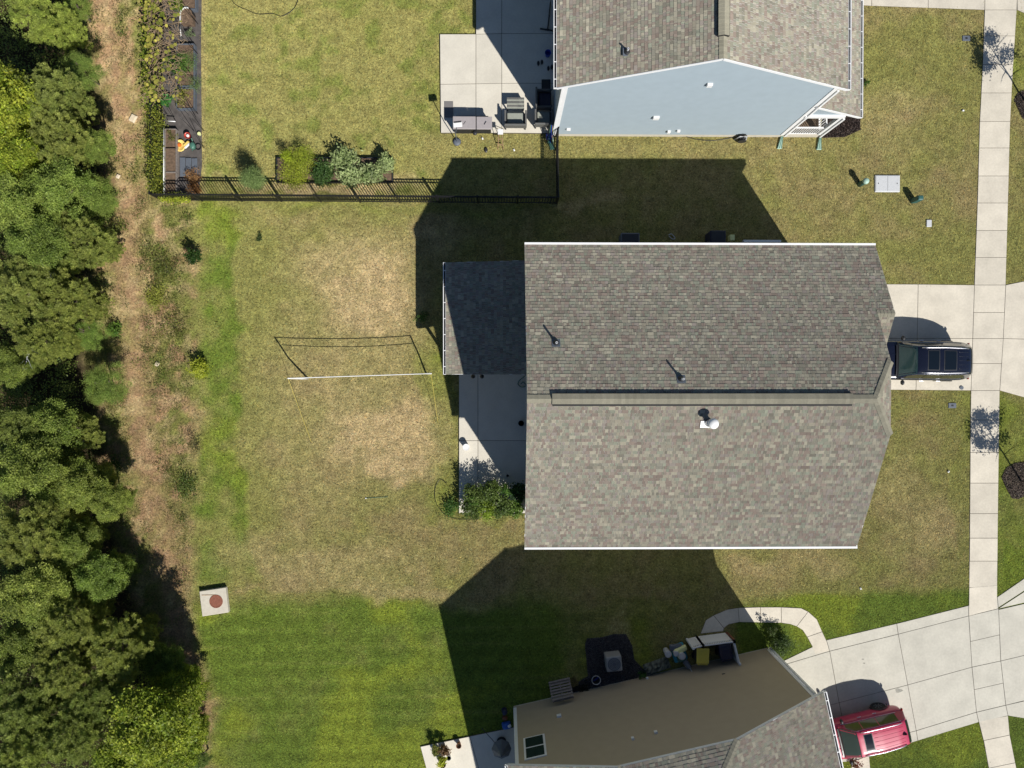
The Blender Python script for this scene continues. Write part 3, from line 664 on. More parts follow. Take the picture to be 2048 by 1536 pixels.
# garage door, windows and front door so that the house also works from the side
gd = MB().box((XG - .27, 2.5, 1.35), (.05, 4.9, 2.3)).build('garage_door', M['white2'], house, True)
for k in range(4): 
    o = MB().box((XG - .24, 2.5, .5 + k * .56), (.03, 4.8, .5)).build('door_panel', M['white2'], gd); o.location = (0, 0, 0)
for (x, z) in ((4, 1.7), (8.2, 1.7), (4, 4.5), (8.2, 4.5), (11.5, 4.5)):
    f = MB().box((x, HY0 - .03, z), (1.1, .07, 1.4)).build('window', M['white'], house, True)
    MB().box((x, HY0 - .07, z), (.94, .02, 1.24)).build('pane', M['curtain'], f)
for (y, z) in ((-4.5, 1.6), (-4.5, 4.4), (-1.0, 4.4), (3.2, 4.9)):
    f = MB().box((HX0 - .03, y, z), (.07, 1.2, 1.4)).build('window', M['white'], house, True)
    MB().box((HX0 - .07, y, z), (.02, 1.04, 1.24)).build('pane', M['curtain'], f)
dr = MB().box((HX0 - .03, 2.2, 1.3), (.08, 1.9, 2.1)).build('patio_door', M['white'], house, True)
MB().box((HX0 - .08, 2.2, 1.3), (.02, 1.6, 1.9)).build('pane', M['curtain'], dr)
# rear porch roof
pz0 = 2.75; pz1 = 3.45; a = P(889, 525, pz0); bb = P(889, 749, pz0); pxl = a.x + .06
PY1 = a.y; PY0 = bb.y
po = thing('porch_roof', 'low shingled porch roof over the patio behind the grey house', 'porch roof', (-1, 2.5, 0))
vv = np.array([HX0 - pxl, 0, pz1 - pz0]); vl = float(np.linalg.norm(vv))
shingles('shingles', (pxl, PY0, pz0), (0, 1, 0), vv / vl, vl, lambda v: 0, lambda v: PY1 - PY0, po, seed=21, gain=1.0)
plane_deck([(pxl, PY0, pz0), (pxl, PY1, pz0), (HX0, PY1, pz1), (HX0, PY0, pz1)], .16, M['white'], 'roof', po)
gutter((pxl, PY0, pz0 - .04), (pxl, PY1, pz0 - .04), (-1, 0, 0), po, hang=.68)
for y in (PY0 + .15, PY1 - .15, (PY0 + PY1) / 2):
    MB().box((pxl + .3, y, 1.33), (.12, .12, 2.5)).build('post', M['white'], po, True)
MB().bar((pxl + .3, PY0 + .05, 2.62), (pxl + .3, PY1 - .05, 2.62), .12, .12).build('beam', M['white'], po, True)

def on_slope(px, py, top=True):
    n = Vector((0, pt, 1)).normalized() if top else Vector((0, -pt, 1)).normalized()
    return hit(px, py, (XL, YT if top else YB, EH), n)
def plumbing_vent(p, h, label, slope, r=.045):
    t = thing('vent_pipe', label, 'vent pipe', p, group='thin plumbing vents on the shingle roofs')
    MB().lathe((0, 0, 0), [(r, -.05), (r, h), (r * .6, h), (r * .6, h - .05)], 12).build('pipe', M['lid_grey'], t, smooth=False)
    MB().lathe((0, 0, 0), [(.13, -.02), (.13, .03), (.07, .10), (.055, .16)], 14).build('boot', M['dark'], t)
    o = MB().box((0, 0, .012), (.34, .34, .01), rx=slope).build('flashing', M['slate'], t); return t
q = on_slope(1112, 686); plumbing_vent(q, .42, 'thin vent pipe on the upper roof slope near its left end', -math.atan(pt))
q = on_slope(1362, 758); plumbing_vent(q, .42, 'thin vent pipe on the upper roof slope just above the ridge vent', -math.atan(pt))
q = on_slope(1417, 845, False)
t = thing('roof_flue', 'white round flue with a cap below the ridge vent', 'flue', q)
MB().lathe((0, 0, 0), [(.10, -.1), (.10, .62)], 18).build('pipe', M['white2'], t, smooth=True)
MB().lathe((0, 0, 0), [(.17, .02), (.12, .24)], 18).build('storm_collar', M['metal'], t, smooth=True)
MB().lathe((0, 0, 0), [(.20, .60), (.205, .66), (.17, .74), (.06, .78)], 20).build('cap', M['white2'], t, smooth=True)
MB().box((0, -.07, .0), (.62, .30, .012), rx=math.atan(pt)).build('flashing', M['white2'], t)

# ------------------------------------------------------------------ blue house
YB2 = 12.13
bh = thing('house', 'pale blue sided house at the top with its gable end in view', 'house', (8.4, 16, 0))
def onb(px, py, off=0): return hit(px, py, (0, YB2 - off, 0), Vector((0, 1, 0)))
bl_, br_, pk = onb(1113, 177, .12), onb(1697, 178, .12), onb(1447, 117, .12)
exl, exr, rx = bl_.x, br_.x, pk.x; ez = (bl_.z + br_.z) / 2; rz_ = pk.z; YE = 25.0; YF = YB2 - .12
wl_, wr_ = onb(1108, 270).x, onb(1563, 272).x
MB().prism([(wl_, YB2), (wr_, YB2), (wr_, YE), (wl_, YE)], .28, ez + .01).add([(wl_, YB2, ez + .01), (wr_, YB2, ez + .01), (rx, YB2, rz_ - .12), (wl_, YE, ez + .01), (wr_, YE, ez + .01), (rx, YE, rz_ - .12)],
    [(0, 1, 2), (3, 5, 4), (0, 2, 5, 3), (1, 4, 5, 2)]).build('wall_core', M['blue_siding'], bh, True)
MB().prism([(wl_ - .02, YB2 - .03), (wr_ + .02, YB2 - .03), (wr_ + .02, YE), (wl_ - .02, YE)], -.1, .30).build('foundation', M['foundation'], bh, True)
siding('siding', (wl_, YB2, 0), (1, 0, 0), (0, -1, 0), lambda z: (0, wr_ - wl_) if z < ez + .02 else (((rx - wl_) * (z - ez) / (rz_ - .1 - ez), (wr_ - wl_) - (wr_ - rx) * (z - ez) / (rz_ - .1 - ez)) if z < rz_ - .12 else None),
       M['blue_siding'], bh, z0=.30, zmax=rz_ - .1)
siding('siding', (wl_, YB2, 0), (0, 1, 0), (-1, 0, 0), lambda z: (0, YE - YB2), M['blue_siding'], bh, z0=.3, zmax=ez)
for x in (wl_, wr_):
    s = 1 if x == wl_ else -1
    MB().box((x + s * .07, YB2 - .03, (ez + .3) / 2), (.17, .035, ez - .35)).box((x - s * .02, YB2 + .05, (ez + .3) / 2), (.035, .17, ez - .35)).build('corner_board', M['white'], bh, True)
bs = (rz_ - ez) / (rx - exl); bsl = math.sqrt(1 + bs * bs); bs2 = (rz_ - ez) / (exr - rx); bsl2 = math.sqrt(1 + bs2 * bs2)
shingles('shingles', (exl, YF, ez), (0, 1, 0), np.array([1, 0, bs]) / bsl, (rx - exl) * bsl, lambda v: 0, lambda v: YE - YF, bh, seed=31)
shingles('shingles', (exr, YF, ez), (0, 1, 0), np.array([-1, 0, bs2]) / bsl2, (exr - rx) * bsl2, lambda v: 0, lambda v: YE - YF, bh, seed=32)
plane_deck([(exl, YF, ez), (exl, YE, ez), (rx, YE, rz_), (rx, YF, rz_)], .12, M['white'], 'roof', bh)
plane_deck([(exr, YF, ez), (exr, YE, ez), (rx, YE, rz_), (rx, YF, rz_)], .12, M['white'], 'roof', bh)
for e, p in ((exl, 1), (exr, -1)):
    MB().bar((e, YF - .012, ez - .055), (rx, YF - .012, rz_ - .055), .024, .13).build('rake_board', M['white'], bh, True)
caps((rx, YF, rz_), (rx, YE, rz_), bh, slopeL=bs, slopeR=bs, width=.32, seed=12)
yv = hit(1447, 70, (0, 0, rz_ + .08), Vector((0, 0, 1))).y
mb = MB()
for sg in (1, -1):
    mb.add([(rx, yv, rz_ + .12), (rx, YE, rz_ + .12), (rx + sg * .24, YE, rz_ + .087 - .24 * bs * .8), (rx + sg * .24, yv, rz_ + .087 - .24 * bs * .8), (rx, yv, rz_), (rx, YE, rz_), (rx + sg * .19, YE, rz_ - .2 * bs), (rx + sg * .19, yv, rz_ - .2 * bs)],
           [(0, 1, 2, 3), (3, 2, 6, 7), (0, 3, 7, 4), (1, 5, 6, 2)])
mb.build('ridge_vent', M['rubber'], bh, True)  # black rim wider than the caps, coloured to stand for the shaded gap below
caps((rx, yv, rz_ + .115), (rx, YE, rz_ + .115), bh, slopeL=bs * .85, slopeR=bs * .85, width=.42, lift=.015, name='vent_cap', seed=19)
gutter((exl, YF, ez - .03), (exl, YE, ez - .03), (-1, 0, 0), bh)
gutter((exr, YF, ez - .03), (exr, YE, ez - .03), (1, 0, 0), bh)
# downpipes: rear one on the corner, front one on the right corner
def downpipe(a, b, parent, r=.045):
    MB().bar(a, b, .09, .07).build('downpipe', M['white'], parent, True)
downpipe((wl_ - .06, YB2 - .02, ez - .25), (wl_ - .06, YB2 - .02, .25), bh)
downpipe((wr_ + .12, YB2 - .05, ez - .3), (wr_ + .12, YB2 - .05, .2), bh)
for (x, y, w, h) in ((1419, 167, .24, .24), (1312, 233, .30, .26), (1337.5, 261, .16, .2), (1357, 259.5, .16, .14), (1137, 256, .2, .1)):
    p = onb(x, y); MB().box((p.x, YB2 - .07, p.z), (w, .12, h), taper=.95).build('wall_vent', M['white2'], bh, True, bevel=.01)
p = hit(1254, 104, (exl, 0, ez), Vector((-bs, 0, 1)).normalized()); plumbing_vent(p, .32, 'dark vent pipe on the roof of the blue house', 0, .04)
# front porch of the blue house
pp = onb(1637, 212, .05); pq = onb(1720, 232, .05)
pr = [(wr_, YF, pp.z), (pq.x, YF, pq.z)]
dv = np.array([wr_ - pq.x, 0, pp.z - pq.z]); dl = float(np.linalg.norm(dv))
shingles('shingles', (pq.x, YF + .02, pq.z), (0, 1, 0), dv / dl, dl, lambda v: 0, lambda v: 12, bh, seed=33)
plane_deck([(wr_, YF + .02, pp.z), (pq.x, YF + .02, pq.z), (pq.x, YE, pq.z), (wr_, YE, pp.z)], .12, M['white'], 'porch_roof', bh)
gutter((pq.x, YF, pq.z - .03), (pq.x, YE, pq.z - .03), (1, 0, 0), bh)
MB().bar((wr_, YF, pp.z - .05), (pq.x, YF, pq.z - .05), .024, .14).build('rake_board', M['white'], bh, True)
MB().add([(wr_ + .02, YB2 + .02, pq.z - .08), (pq.x - .3, YB2 + .02, pq.z - .08), (wr_ + .02, YB2 + .02, pp.z - .15)], [(0, 1, 2)]).build('porch_gable', M['blue_siding'], bh, True)
pxo = P(1636, 276).x - .12
MB().bar((wr_, YB2 + .02, pq.z - .16), (pxo + .1, YB2 + .02, pq.z - .16), .2, .2).build('beam', M['white'], bh, True)
MB().bar((pxo, YB2 + .02, pq.z - .16), (pxo, YE, pq.z - .16), .2, .2).build('beam', M['white'], bh, True)
for y in (YB2 + .03, YB2 + 3.2): MB().box((pxo, y, (pq.z - .1 + .3) / 2), (.17, .17, pq.z - .56)).build('post', M['white'], bh, True)
downpipe((pxo + .14, YB2 - .08, pq.z - .3), (pxo + .14, YB2 - .08, .2), bh)
MB().prism([(wr_ + .021, YB2 - .03), (pxo + .15, YB2 - .03), (pxo + .15, YE), (wr_ + .021, YE)], -.1, .28).build('porch_slab', M['foundation'], bh, True)
MB().prism([(wr_ + .05, YB2 + .1), (pxo + .05, YB2 + .1), (pxo + .05, YE), (wr_ + .05, YE)], .28, .284).build('porch_floor', M['deck_brown'], bh, True)
rl = thing('porch_railing', 'white railing with balusters across the end of the porch of the blue house', 'railing', (wr_ + .1, YB2 + .03, .28))
xl_ = pxo - wr_ - .2
MB().bar((0, 0, .92), (xl_, 0, .92), .07, .05).build('top_rail', M['white'], rl); MB().bar((0, 0, .1), (xl_, 0, .1), .05, .05).build('bottom_rail', M['white'], rl)
me = MB().box((0, 0, .5), (.035, .035, .8)).mesh('baluster', M['white'])
for i in range(13): o = link('baluster', me, rl); o.location = (.07 + i * (xl_ - .14) / 12, 0, 0)
rl = thing('porch_railing', 'white railing along the street side of the porch of the blue house', 'railing', (pxo, YB2 + .15, .28))
MB().bar((0, 0, .92), (0, 3, .92), .07, .05).build('top_rail', M['white'], rl); MB().bar((0, 0, .1), (0, 3, .1), .05, .05).build('bottom_rail', M['white'], rl)
for i in range(22): o = link('baluster', me, rl); o.location = (0, .1 + i * .13, 0)
for (x, y, w) in ((1560, 290, 'green downspout extension on the grass at the corner of the blue house'), (1636, 292, 'green downspout extension on the grass below the porch post')):
    a = P(x + 3, y - 18); b = P(x - (2 if x < 1600 else -1), y + 8)
    t = thing('downspout_extension', w, 'downspout extension', b, group='green downspout extensions by the blue house')
    d = (a - b)
    MB().add([(-.11, 0, 0), (.11, 0, 0), (.13, 0, .06), (-.13, 0, .06), (d.x - .05, d.y, 0), (d.x + .05, d.y, 0), (d.x + .05, d.y, .13), (d.x - .05, d.y, .13)],
             [(0, 1, 2, 3), (7, 6, 5, 4), (3, 2, 6, 7), (0, 3, 7, 4), (1, 5, 6, 2), (0, 4, 5, 1)]).build('spout', M['pale_green'], t, bevel=.01)
    for k in (-.06, 0, .06): MB().bar((k * 1.6, .01, .075), (d.x + k * .6, d.y, .137), .02, .012).build('rib', M['green_pl'], t)

# ------------------------------------------------------------------ tan house
A0 = P(1028, 1413); B0 = P(1536, 1296); uu = (B0 - A0); TL = uu.length; uu.normalize(); vvd = Vector((uu.y, -uu.x, 0)); if_n = -vvd
th = thing('house', 'tan sided house at the bottom with a clipped gable, half out of frame', 'house', A0 + uu * 6 + vvd * 4)
def TW(s, d, z): return A0 + uu * s + vvd * d + Vector((0, 0, z))
ont = lambda px, py, off=0: hit(px, py, A0 - vvd * off, vvd)
tl = ont(1015, 1530, .22); tr = ont(1648, 1385, .22); c1 = ont(1233, 1534, .22); c2 = ont(1476, 1481, .22)
sL = (tl - A0).dot(uu); sR = (tr - A0).dot(uu); sC1 = (c1 - A0).dot(uu); sC2 = (c2 - A0).dot(uu)
te = (tl.z + tr.z) / 2; tc = (c1.z + c2.z) / 2
print('tan', sL, sR, sC1, sC2, tl.z, tr.z, c1.z, c2.z, TL); print('blue', exl, exr, rx, ez, rz_, wl_, wr_, bl_.z, br_.z)
mid = (sL + sR) / 2; tp = (tc - te) / ((sC1 - sL + sR - sC2) / 2); trz = te + tp * (mid - sL); hbt = (tc * 0 + (trz - tc) / tp); TD = 12
ov = .22; hdT = hbt
teL = te + max(0 - sL, 0) * tp - .13; teR = te + max(sR - TL, 0) * tp - .13
MB().add([TW(0, 0, .05), TW(TL, 0, .05), TW(TL, 0, teR), TW(mid + hbt, 0, tc - .1), TW(mid - hbt, 0, tc - .1), TW(0, 0, teL)] + [TW(0, TD, .05), TW(TL, TD, .05), TW(TL, TD, teR), TW(mid + hbt, TD, tc - .1), TW(mid - hbt, TD, tc - .1), TW(0, TD, teL)],
    [(0, 5, 4, 3, 2, 1), (6, 7, 8, 9, 10, 11), (0, 6, 11, 5), (1, 2, 8, 7), (5, 11, 10, 4), (2, 3, 9, 8), (4, 10, 9, 3), (0, 1, 7, 6)]).build('wall_core', M['tan_siding'], th, True)
MB().prism([TW(-.02, -.02, 0)[:2], TW(TL + .02, -.02, 0)[:2], TW(TL + .02, TD, 0)[:2], TW(-.02, TD, 0)[:2]], -.1, .08).build('foundation', M['foundation'], th, True)
def tprof(z):
    if z < te + .05: return (0, TL)
    if z > tc - .05: return None
    k = (z - te) / (tc - te); return (0 + (mid - hbt) * k, TL - (TL - mid - hbt) * k)
siding('siding', A0, uu, if_n, tprof, M['tan_siding'], th, z0=.18, zmax=tc - .02) if False else None
mb = MB(); z = .06
while z < tc - .1:
    z1 = min(z + .15, tc - .1); r0 = tprof(z) or tprof(tc - .06); r1 = tprof(z1) or r0
    mb.add([TW(r0[0], 0, z), TW(r0[1], 0, z), TW(r0[0], -.018, z), TW(r0[1], -.018, z), TW(r1[1], -.004, z1), TW(r1[0], -.004, z1)], [(0, 2, 3, 1), (2, 5, 4, 3)]); z = z1
o = mb.build('siding', M['tan_siding'], th, True); o['kind'] = 'stuff'
for s_, q in ((.0, 1), (TL, -1)):
    MB().prism([TW(s_ - q * .03, -.035, 0)[:2], TW(s_ + q * .13, -.035, 0)[:2], TW(s_ + q * .13, -.003, 0)[:2], TW(s_ + q * .02, -.003, 0)[:2], TW(s_ + q * .0, .13, 0)[:2], TW(s_ - q * .03, .13, 0)[:2]], .2, te - .05).build('corner_board', M['white'], th, True)
tl_ = math.sqrt(1 + tp * tp)
Ll = (mid - sL)
def tlim(v):
    h = v / tl_; dist = Ll - h; return 0 if dist > hbt else hdT * (1 - dist / hbt)
shingles('shingles', TW(sL, -ov, te), vvd, (np.array(uu) * 1 + np.array([0, 0, tp])) / tl_, Ll * tl_, tlim, lambda v: TD + ov, th, seed=41)
shingles('shingles', TW(sR, -ov, te), vvd, (np.array(uu) * -1 + np.array([0, 0, tp])) / tl_, Ll * tl_, tlim, lambda v: TD + ov, th, seed=42)
hv = np.array(vvd) * hdT + np.array([0, 0, trz - tc]); hl = float(np.linalg.norm(hv))
shingles('shingles', TW(mid - hbt, -ov, tc), uu, hv / hl, hl, lambda v: hbt * v / hl, lambda v: 2 * hbt - hbt * v / hl, th, seed=43)
plane_deck([TW(sL, -ov, te), TW(mid - hbt, -ov, tc), TW(mid, -ov + hdT, trz), TW(mid, TD, trz), TW(sL, TD, te)], .12, M['white'], 'roof', th)
plane_deck([TW(sR, -ov, te), TW(mid + hbt, -ov, tc), TW(mid, -ov + hdT, trz), TW(mid, TD, trz), TW(sR, TD, te)], .12, M['white'], 'roof', th)
plane_deck([TW(mid - hbt, -ov, tc), TW(mid + hbt, -ov, tc), TW(mid, -ov + hdT, trz)], .12, M['white'], 'roof', th)
for a, b in ((TW(sL, -ov + .01, te - .085), TW(mid - hbt, -ov + .01, tc - .085)), (TW(mid - hbt, -ov + .01, tc - .085), TW(mid + hbt, -ov + .01, tc - .085)), (TW(mid + hbt, -ov + .01, tc - .085), TW(sR, -ov + .01, te - .085))):
    MB().bar(a, b, .024, .12).build('rake_board', M['white'], th, True)
for sg in (-1, 1):
    caps(TW(mid + sg * hbt, -ov, tc), TW(mid, -ov + hdT, trz), th, name='hip_cap', slopeL=.35, slopeR=.35, seed=7, width=.28)
caps(TW(mid, -ov + hdT, trz), TW(mid, TD, trz), th, slopeL=tp, slopeR=tp, seed=8)
gutter(TW(sR, -ov, te - .03), TW(sR, TD, te - .03), uu, th); gutter(TW(sL, -ov, te - .03), TW(sL, TD, te - .03), -uu, th)
MB().bar(TW(TL + .04, -.09, te - .3), TW(TL + .04, -.09, .2), .09, .07).build('downpipe', M['white'], th, True)
wc = ont(1070, 1495); wz = wc.z; ws = (wc - A0).dot(uu)
rzT = math.atan2(uu.y, uu.x)
def wbox(s, z, w, h, out, t, name, m, parent, **k):
    return MB().box(TW(s, -out, z), (w, t, h), rz=rzT).build(name, M[m], parent, True, **k)
wf = wbox(ws, wz, 1.0, 1.85, .03, .05, 'window', 'white', th)
for dz in (-.44, .44):
    o = MB().box(TW(ws, -.062, wz + dz), (.82, .02, .78), rz=rzT).build('pane', M['curtain'], wf); o.location = (0, 0, 0)
for (x, y, w, h) in ((1118.5, 1433.5, .22, .22), (1266, 1479, .12, .18), (1312, 1466.5, .14, .16), (1295, 1358, .12, .1)):
    p = ont(x, y); wbox((p - A0).dot(uu), p.z, w, h, .05, .09, 'wall_vent', 'white2', th, bevel=.01)
p = ont(1392, 1349); s_ = (p - A0).dot(uu)
em = thing('electric_meter_box', 'grey meter box with white frame on the tan wall above the bins', 'meter box', TW(s_, 0, p.z))
em.rotation_euler = (0, 0, rzT)
MB().box((0, -.04, 0), (.42, .07, .5)).build('frame', M['white2'], em, bevel=.01); MB().box((0, -.10, 0), (.3, .08, .36)).build('box', M['lid_grey'], em, bevel=.02)
MB().box((-.38, -.08, -.02), (.24, .14, .2)).build('junction_box', M['lid_grey'], em, bevel=.02)
p = ont(1447, 1348); t = thing('wall_lamp', 'small dark oval wall light on the tan wall right of the bins', 'wall light', p); t.rotation_euler = (0, 0, rzT)
MB().lathe((0, -.03, 0), [(.10, -.05), (.13, 0), (.10, .05)], 14, sy=.5).build('lamp', M['dark'], t, smooth=True)
p = ont(1273, 1376); s_ = (p - A0).dot(uu)
t = thing('service_disconnect', 'small black box with its conduit on the tan wall above the air conditioner', 'electric box', TW(s_, 0, p.z)); t.rotation_euler = (0, 0, rzT)
MB().box((0, -.05, 0), (.14, .1, .14)).build('box', M['black'], t, bevel=.01)
MB().tube([(0, -.04, -.07), (-.05, -.05, -.7), (-.08, -.06, -p.z + .3)], .014, 6).build('conduit', M['black'], t)

# ------------------------------------------------------------------ vehicles
def make_suv(name, label, paint, loc, rz, L=4.9, W=1.96, H=1.75, roofs=(), glass='tint_glass', trim='chrome', ribs=5, shade=1.0):
    t = thing(name, label, 'car', loc, rz)
    hw_ = W / 2
    st = [(-.5, .66, .74, .40), (-.49, .82, .84, .32), (-.45, .93, .95, .27), (-.37, .98, 1.02, .25), (-.22, .99, 1.09, .25), (0, 1, 1.08, .25), (.2, 1, 1.08, .25), (.38, .985, 1.09, .25), (.455, .95, 1.08, .28), (.488, .87, 1.0, .33), (.5, .74, .86, .42)]
    mb = MB(); rings = []
    for fx, w, zt, zb in st:
        w *= hw_; half = [(0, zb), (w * .8, zb), (w * .95, zb + .12), (w, .62), (w * .99, zt - .16), (w * .94, zt - .04), (w * .72, zt + .005), (0, zt + .03)]
        ring = [(fx * L, y, z) for y, z in half] + [(fx * L, -y, z) for y, z in half[-2:0:-1]]
        rings.append(ring)
    n = len(rings[0]); vs_ = [v for r_ in rings for v in r_]; fs = []
    for i in range(len(rings) - 1):
        for k in range(n): k2 = (k + 1) % n; fs.append((i * n + k, (i + 1) * n + k, (i + 1) * n + k2, i * n + k2))
    fs += [tuple(range(n)), tuple(range((len(rings) - 1) * n, len(rings) * n))[::-1]]
    body = mb.add(vs_, fs).build('body', M[paint], t, smooth=True, sub=1)
    S = [(-.235, 1.11, .80, .90), (-.10, 1.62, .655, .90), (-.02, H - .05, .665, .90), (.15, H - .01, .675, .90), (.34, H - .05, .65, .89), (.43, H - .12, .62, .87), (.475, 1.40, .66, .84), (.488, 1.1, .74, .82)]
    S = [(a * L, b, c * hw_ / .98, d * hw_ / .98) for a, b, c, d in S]
    def ring(x):
        xs_ = [s[0] for s in S]; zr, wt, wb = (float(np.interp(x, xs_, [s[k] for s in S])) for k in (1, 2, 3))
        zb = 1.04; return [(0, zr + .035), (wt * .55, zr + .028), (wt - .05, zr), (wt + .01, zr - .04), (wt + .3 * (wb - wt), zr - .3 * (zr - zb)), (wb, zb)]
    TT = [0, .25, .44, .5, .66, 1]
    def surf(x, tt):
        rr = ring(x); a = abs(tt); y = float(np.interp(a, TT, [q[0] for q in rr])); z = float(np.interp(a, TT, [q[1] for q in rr])); return Vector((x, math.copysign(y, tt) if a > 1e-6 else 0, z))
    def patch(x0, x1, t0, t1, off, nx_=6, nt=8, thick=.006):
        pts = []; 
        for i in range(nx_ + 1):
            for j in range(nt + 1):
                x = x0 + (x1 - x0) * i / nx_; tt = t0 + (t1 - t0) * j / nt; e = .02
                nrm = (surf(x, tt + e) - surf(x, tt - e)).cross(surf(x + e, tt) - surf(x - e, tt)).normalized()
                c = surf(x, tt) - Vector((.2 * L, 0, .9))
                if nrm.dot(surf(x, tt) - Vector((x * .6 + .04 * L, 0, 1.0))) < 0: nrm = -nrm
                pts.append(surf(x, tt) + nrm * off)
        fs_ = [(i * (nt + 1) + j, (i + 1) * (nt + 1) + j, (i + 1) * (nt + 1) + j + 1, i * (nt + 1) + j + 1) for i in range(nx_) for j in range(nt)]
        m_ = MB(); m_.add(pts, fs_); return m_
    m_ = MB(); pts = []; xsn = np.linspace(S[0][0], S[-1][0], 30); tn = np.linspace(-1, 1, 25)
    for x in xsn:
        for tt in tn: pts.append(surf(x, tt))
    m_.add(pts, [(i * 25 + j, (i + 1) * 25 + j, (i + 1) * 25 + j + 1, i * 25 + j + 1) for i in range(29) for j in range(24)])
    m_.build('cabin', M[paint], t, smooth=True)
    patch(S[0][0] + .04, S[1][0] + .02, -.47, .47, .006).build('windscreen', M['teal_glass'], t, smooth=True)
    patch(S[5][0] + .03, S[7][0] - .03, -.43, .43, .006).build('rear_window', M['glass'], t, smooth=True)
    for sg in (1, -1):
        for a, b in ((-.165, -.015), (-.005, .16), (.17, .38)):
            patch(a * L, b * L, sg * .56, sg * .93, .006).build('side_window', M[glass], t, smooth=True)
        pp_ = [surf(x, sg * .95) + Vector((0, sg * .012, 0)) for x in np.linspace(-.2 * L, .40 * L, 12)]
        MB().tube(pp_, .009, 5).build('window_trim', M['chrome'], t)
        pp_ = [surf(x, sg * .505) + Vector((0, sg * .012, 0.0)) for x in np.linspace(-.13 * L, .40 * L, 12)]
        MB().tube(pp_, .006, 5).build('window_trim', M['chrome'], t)
        rp = [surf(x, sg * .43) + Vector((0, 0, zz)) for x, zz in zip(np.linspace(-.06 * L, .40 * L, 12), [.01] + [.055] * 10 + [.01])]
        MB().tube(rp, .020, 8).build('roof_rail', M[trim], t, smooth=True)
        mm = MB().lathe((-.185 * L, sg * (hw_ + .1), 1.13), [(.02, -.10), (.09, -.08), (.11, 0), (.09, .08), (.02, .10)], 12, sx=.7, sy=1.2).build('mirror', M['dark'], t, smooth=True)
        for hx in (.02, .19):
            MB().box((hx * L, sg * (hw_ + .012), .96), (.20, .03, .03)).build('door_handle', M['chrome'], t, bevel=.008)
        for sx in (-.36, .30):
            wh = thing('x', '', '', (0, 0, 0)) if False else None
            ty = MB().lathe((sx * L, sg * (hw_ - .13), .36), [(.22, -.12), (.34, -.12), (.37, -.09), (.37, .09), (.34, .12), (.22, .12)], 28, axis='Y').build('wheel', M['rubber'], t, smooth=False)
            rm = MB().lathe((sx * L, sg * (hw_ - .045), .36), [(.235, -.03), (.235, .03), (.21, .035), (.2, .0), (.05, -.0), (.05, .03)], 24, axis='Y')
            for k in range(7):
                a = k * 2 * math.pi / 7; rm.bar((sx * L + .04 * math.cos(a), sg * (hw_ - .02), .36 + .04 * math.sin(a)), (sx * L + .215 * math.cos(a), sg * (hw_ - .02), .36 + .215 * math.sin(a)), .03, .03)
            rm.build('rim', M['rim'], ty)
            arc = [(sx * L + .43 * math.cos(a), sg * (hw_ - .004), .36 + .43 * math.sin(a)) for a in np.linspace(0, math.pi, 12)]
            MB().tube(arc, .03, 6).build('wheel_arch', M['dark'], t)
        MB().box((.487 * L, sg * hw_ * .78, .92), (.06, .26, .14), rz=-sg * .3).build('tail_lamp', M['lamp_red'], t, bevel=.02)
        MB().box((-.47 * L, sg * hw_ * .76, .78), (.10, .32, .12), rz=sg * .35).build('headlamp', M['lamp_clear'], t, bevel=.02)
        MB().bar((-.45 * L, sg * .25, 1.00), (-.25 * L, sg * .3, 1.105), .03, .012).build('bonnet_crease', M[paint], t)
    MB().box((-.488 * L, 0, .62), (.06, 1.1, .28)).build('grille', M['black'], t, bevel=.02)
    patch(S[0][0] - .08, S[0][0] + .035, -.44, .44, .012, 2, 8).build('wiper_cowl', M['black'], t)
    for x0, x1 in roofs:
        patch(x0 * L - .035, x1 * L + .035, -.335, .335, .003).build('sunroof_seal', M['dark'], t, smooth=True)
        patch(x0 * L, x1 * L, -.31, .31, .009).build('sunroof', M['sunroof'], t, smooth=True)
    last = max([b for a, b in roofs]) if roofs else .05
    for k in range(ribs):
        tt = -.28 + .56 * k / (ribs - 1)
        MB().tube([surf(x, tt) + Vector((0, 0, -.002)) for x in np.linspace((last + .02) * L, .395 * L, 8)], .012, 6).build('roof_rib', M[paint], t, smooth=True)
    MB().add([(.375 * L, -.03, H - .03), (.375 * L, .03, H - .03), (.40 * L + .12, .0, H - .08), (.39 * L + .10, 0, H + .07), (.39 * L + .04, 0, H + .07)], [(0, 4, 3, 2), (1, 2, 3, 4), (0, 1, 4)]).build('aerial_fin', M['dark'], t)
    return t
make_suv('parked_car', 'dark navy car on the driveway of the grey house, nose under the roof edge', 'navy_paint', (20.70, .74, .042), R(-.6), L=5.0, W=1.99, H=1.76,
         roofs=((.0, .10), (.155, .27)), ribs=5)
rr = P(1820, 1480, 1.0); hd_ = Vector((math.cos(R(13)), math.sin(R(13)), 0))
cpos = P(1818, 1476, 1.0) - hd_ * 2.3
make_suv('parked_car', 'red car on the slanting driveway beside the tan house', 'red_paint', (cpos.x - .15, cpos.y + .62, .03), R(13.5), L=4.65, W=1.9, H=1.68, roofs=((-.03, .05),), ribs=5)

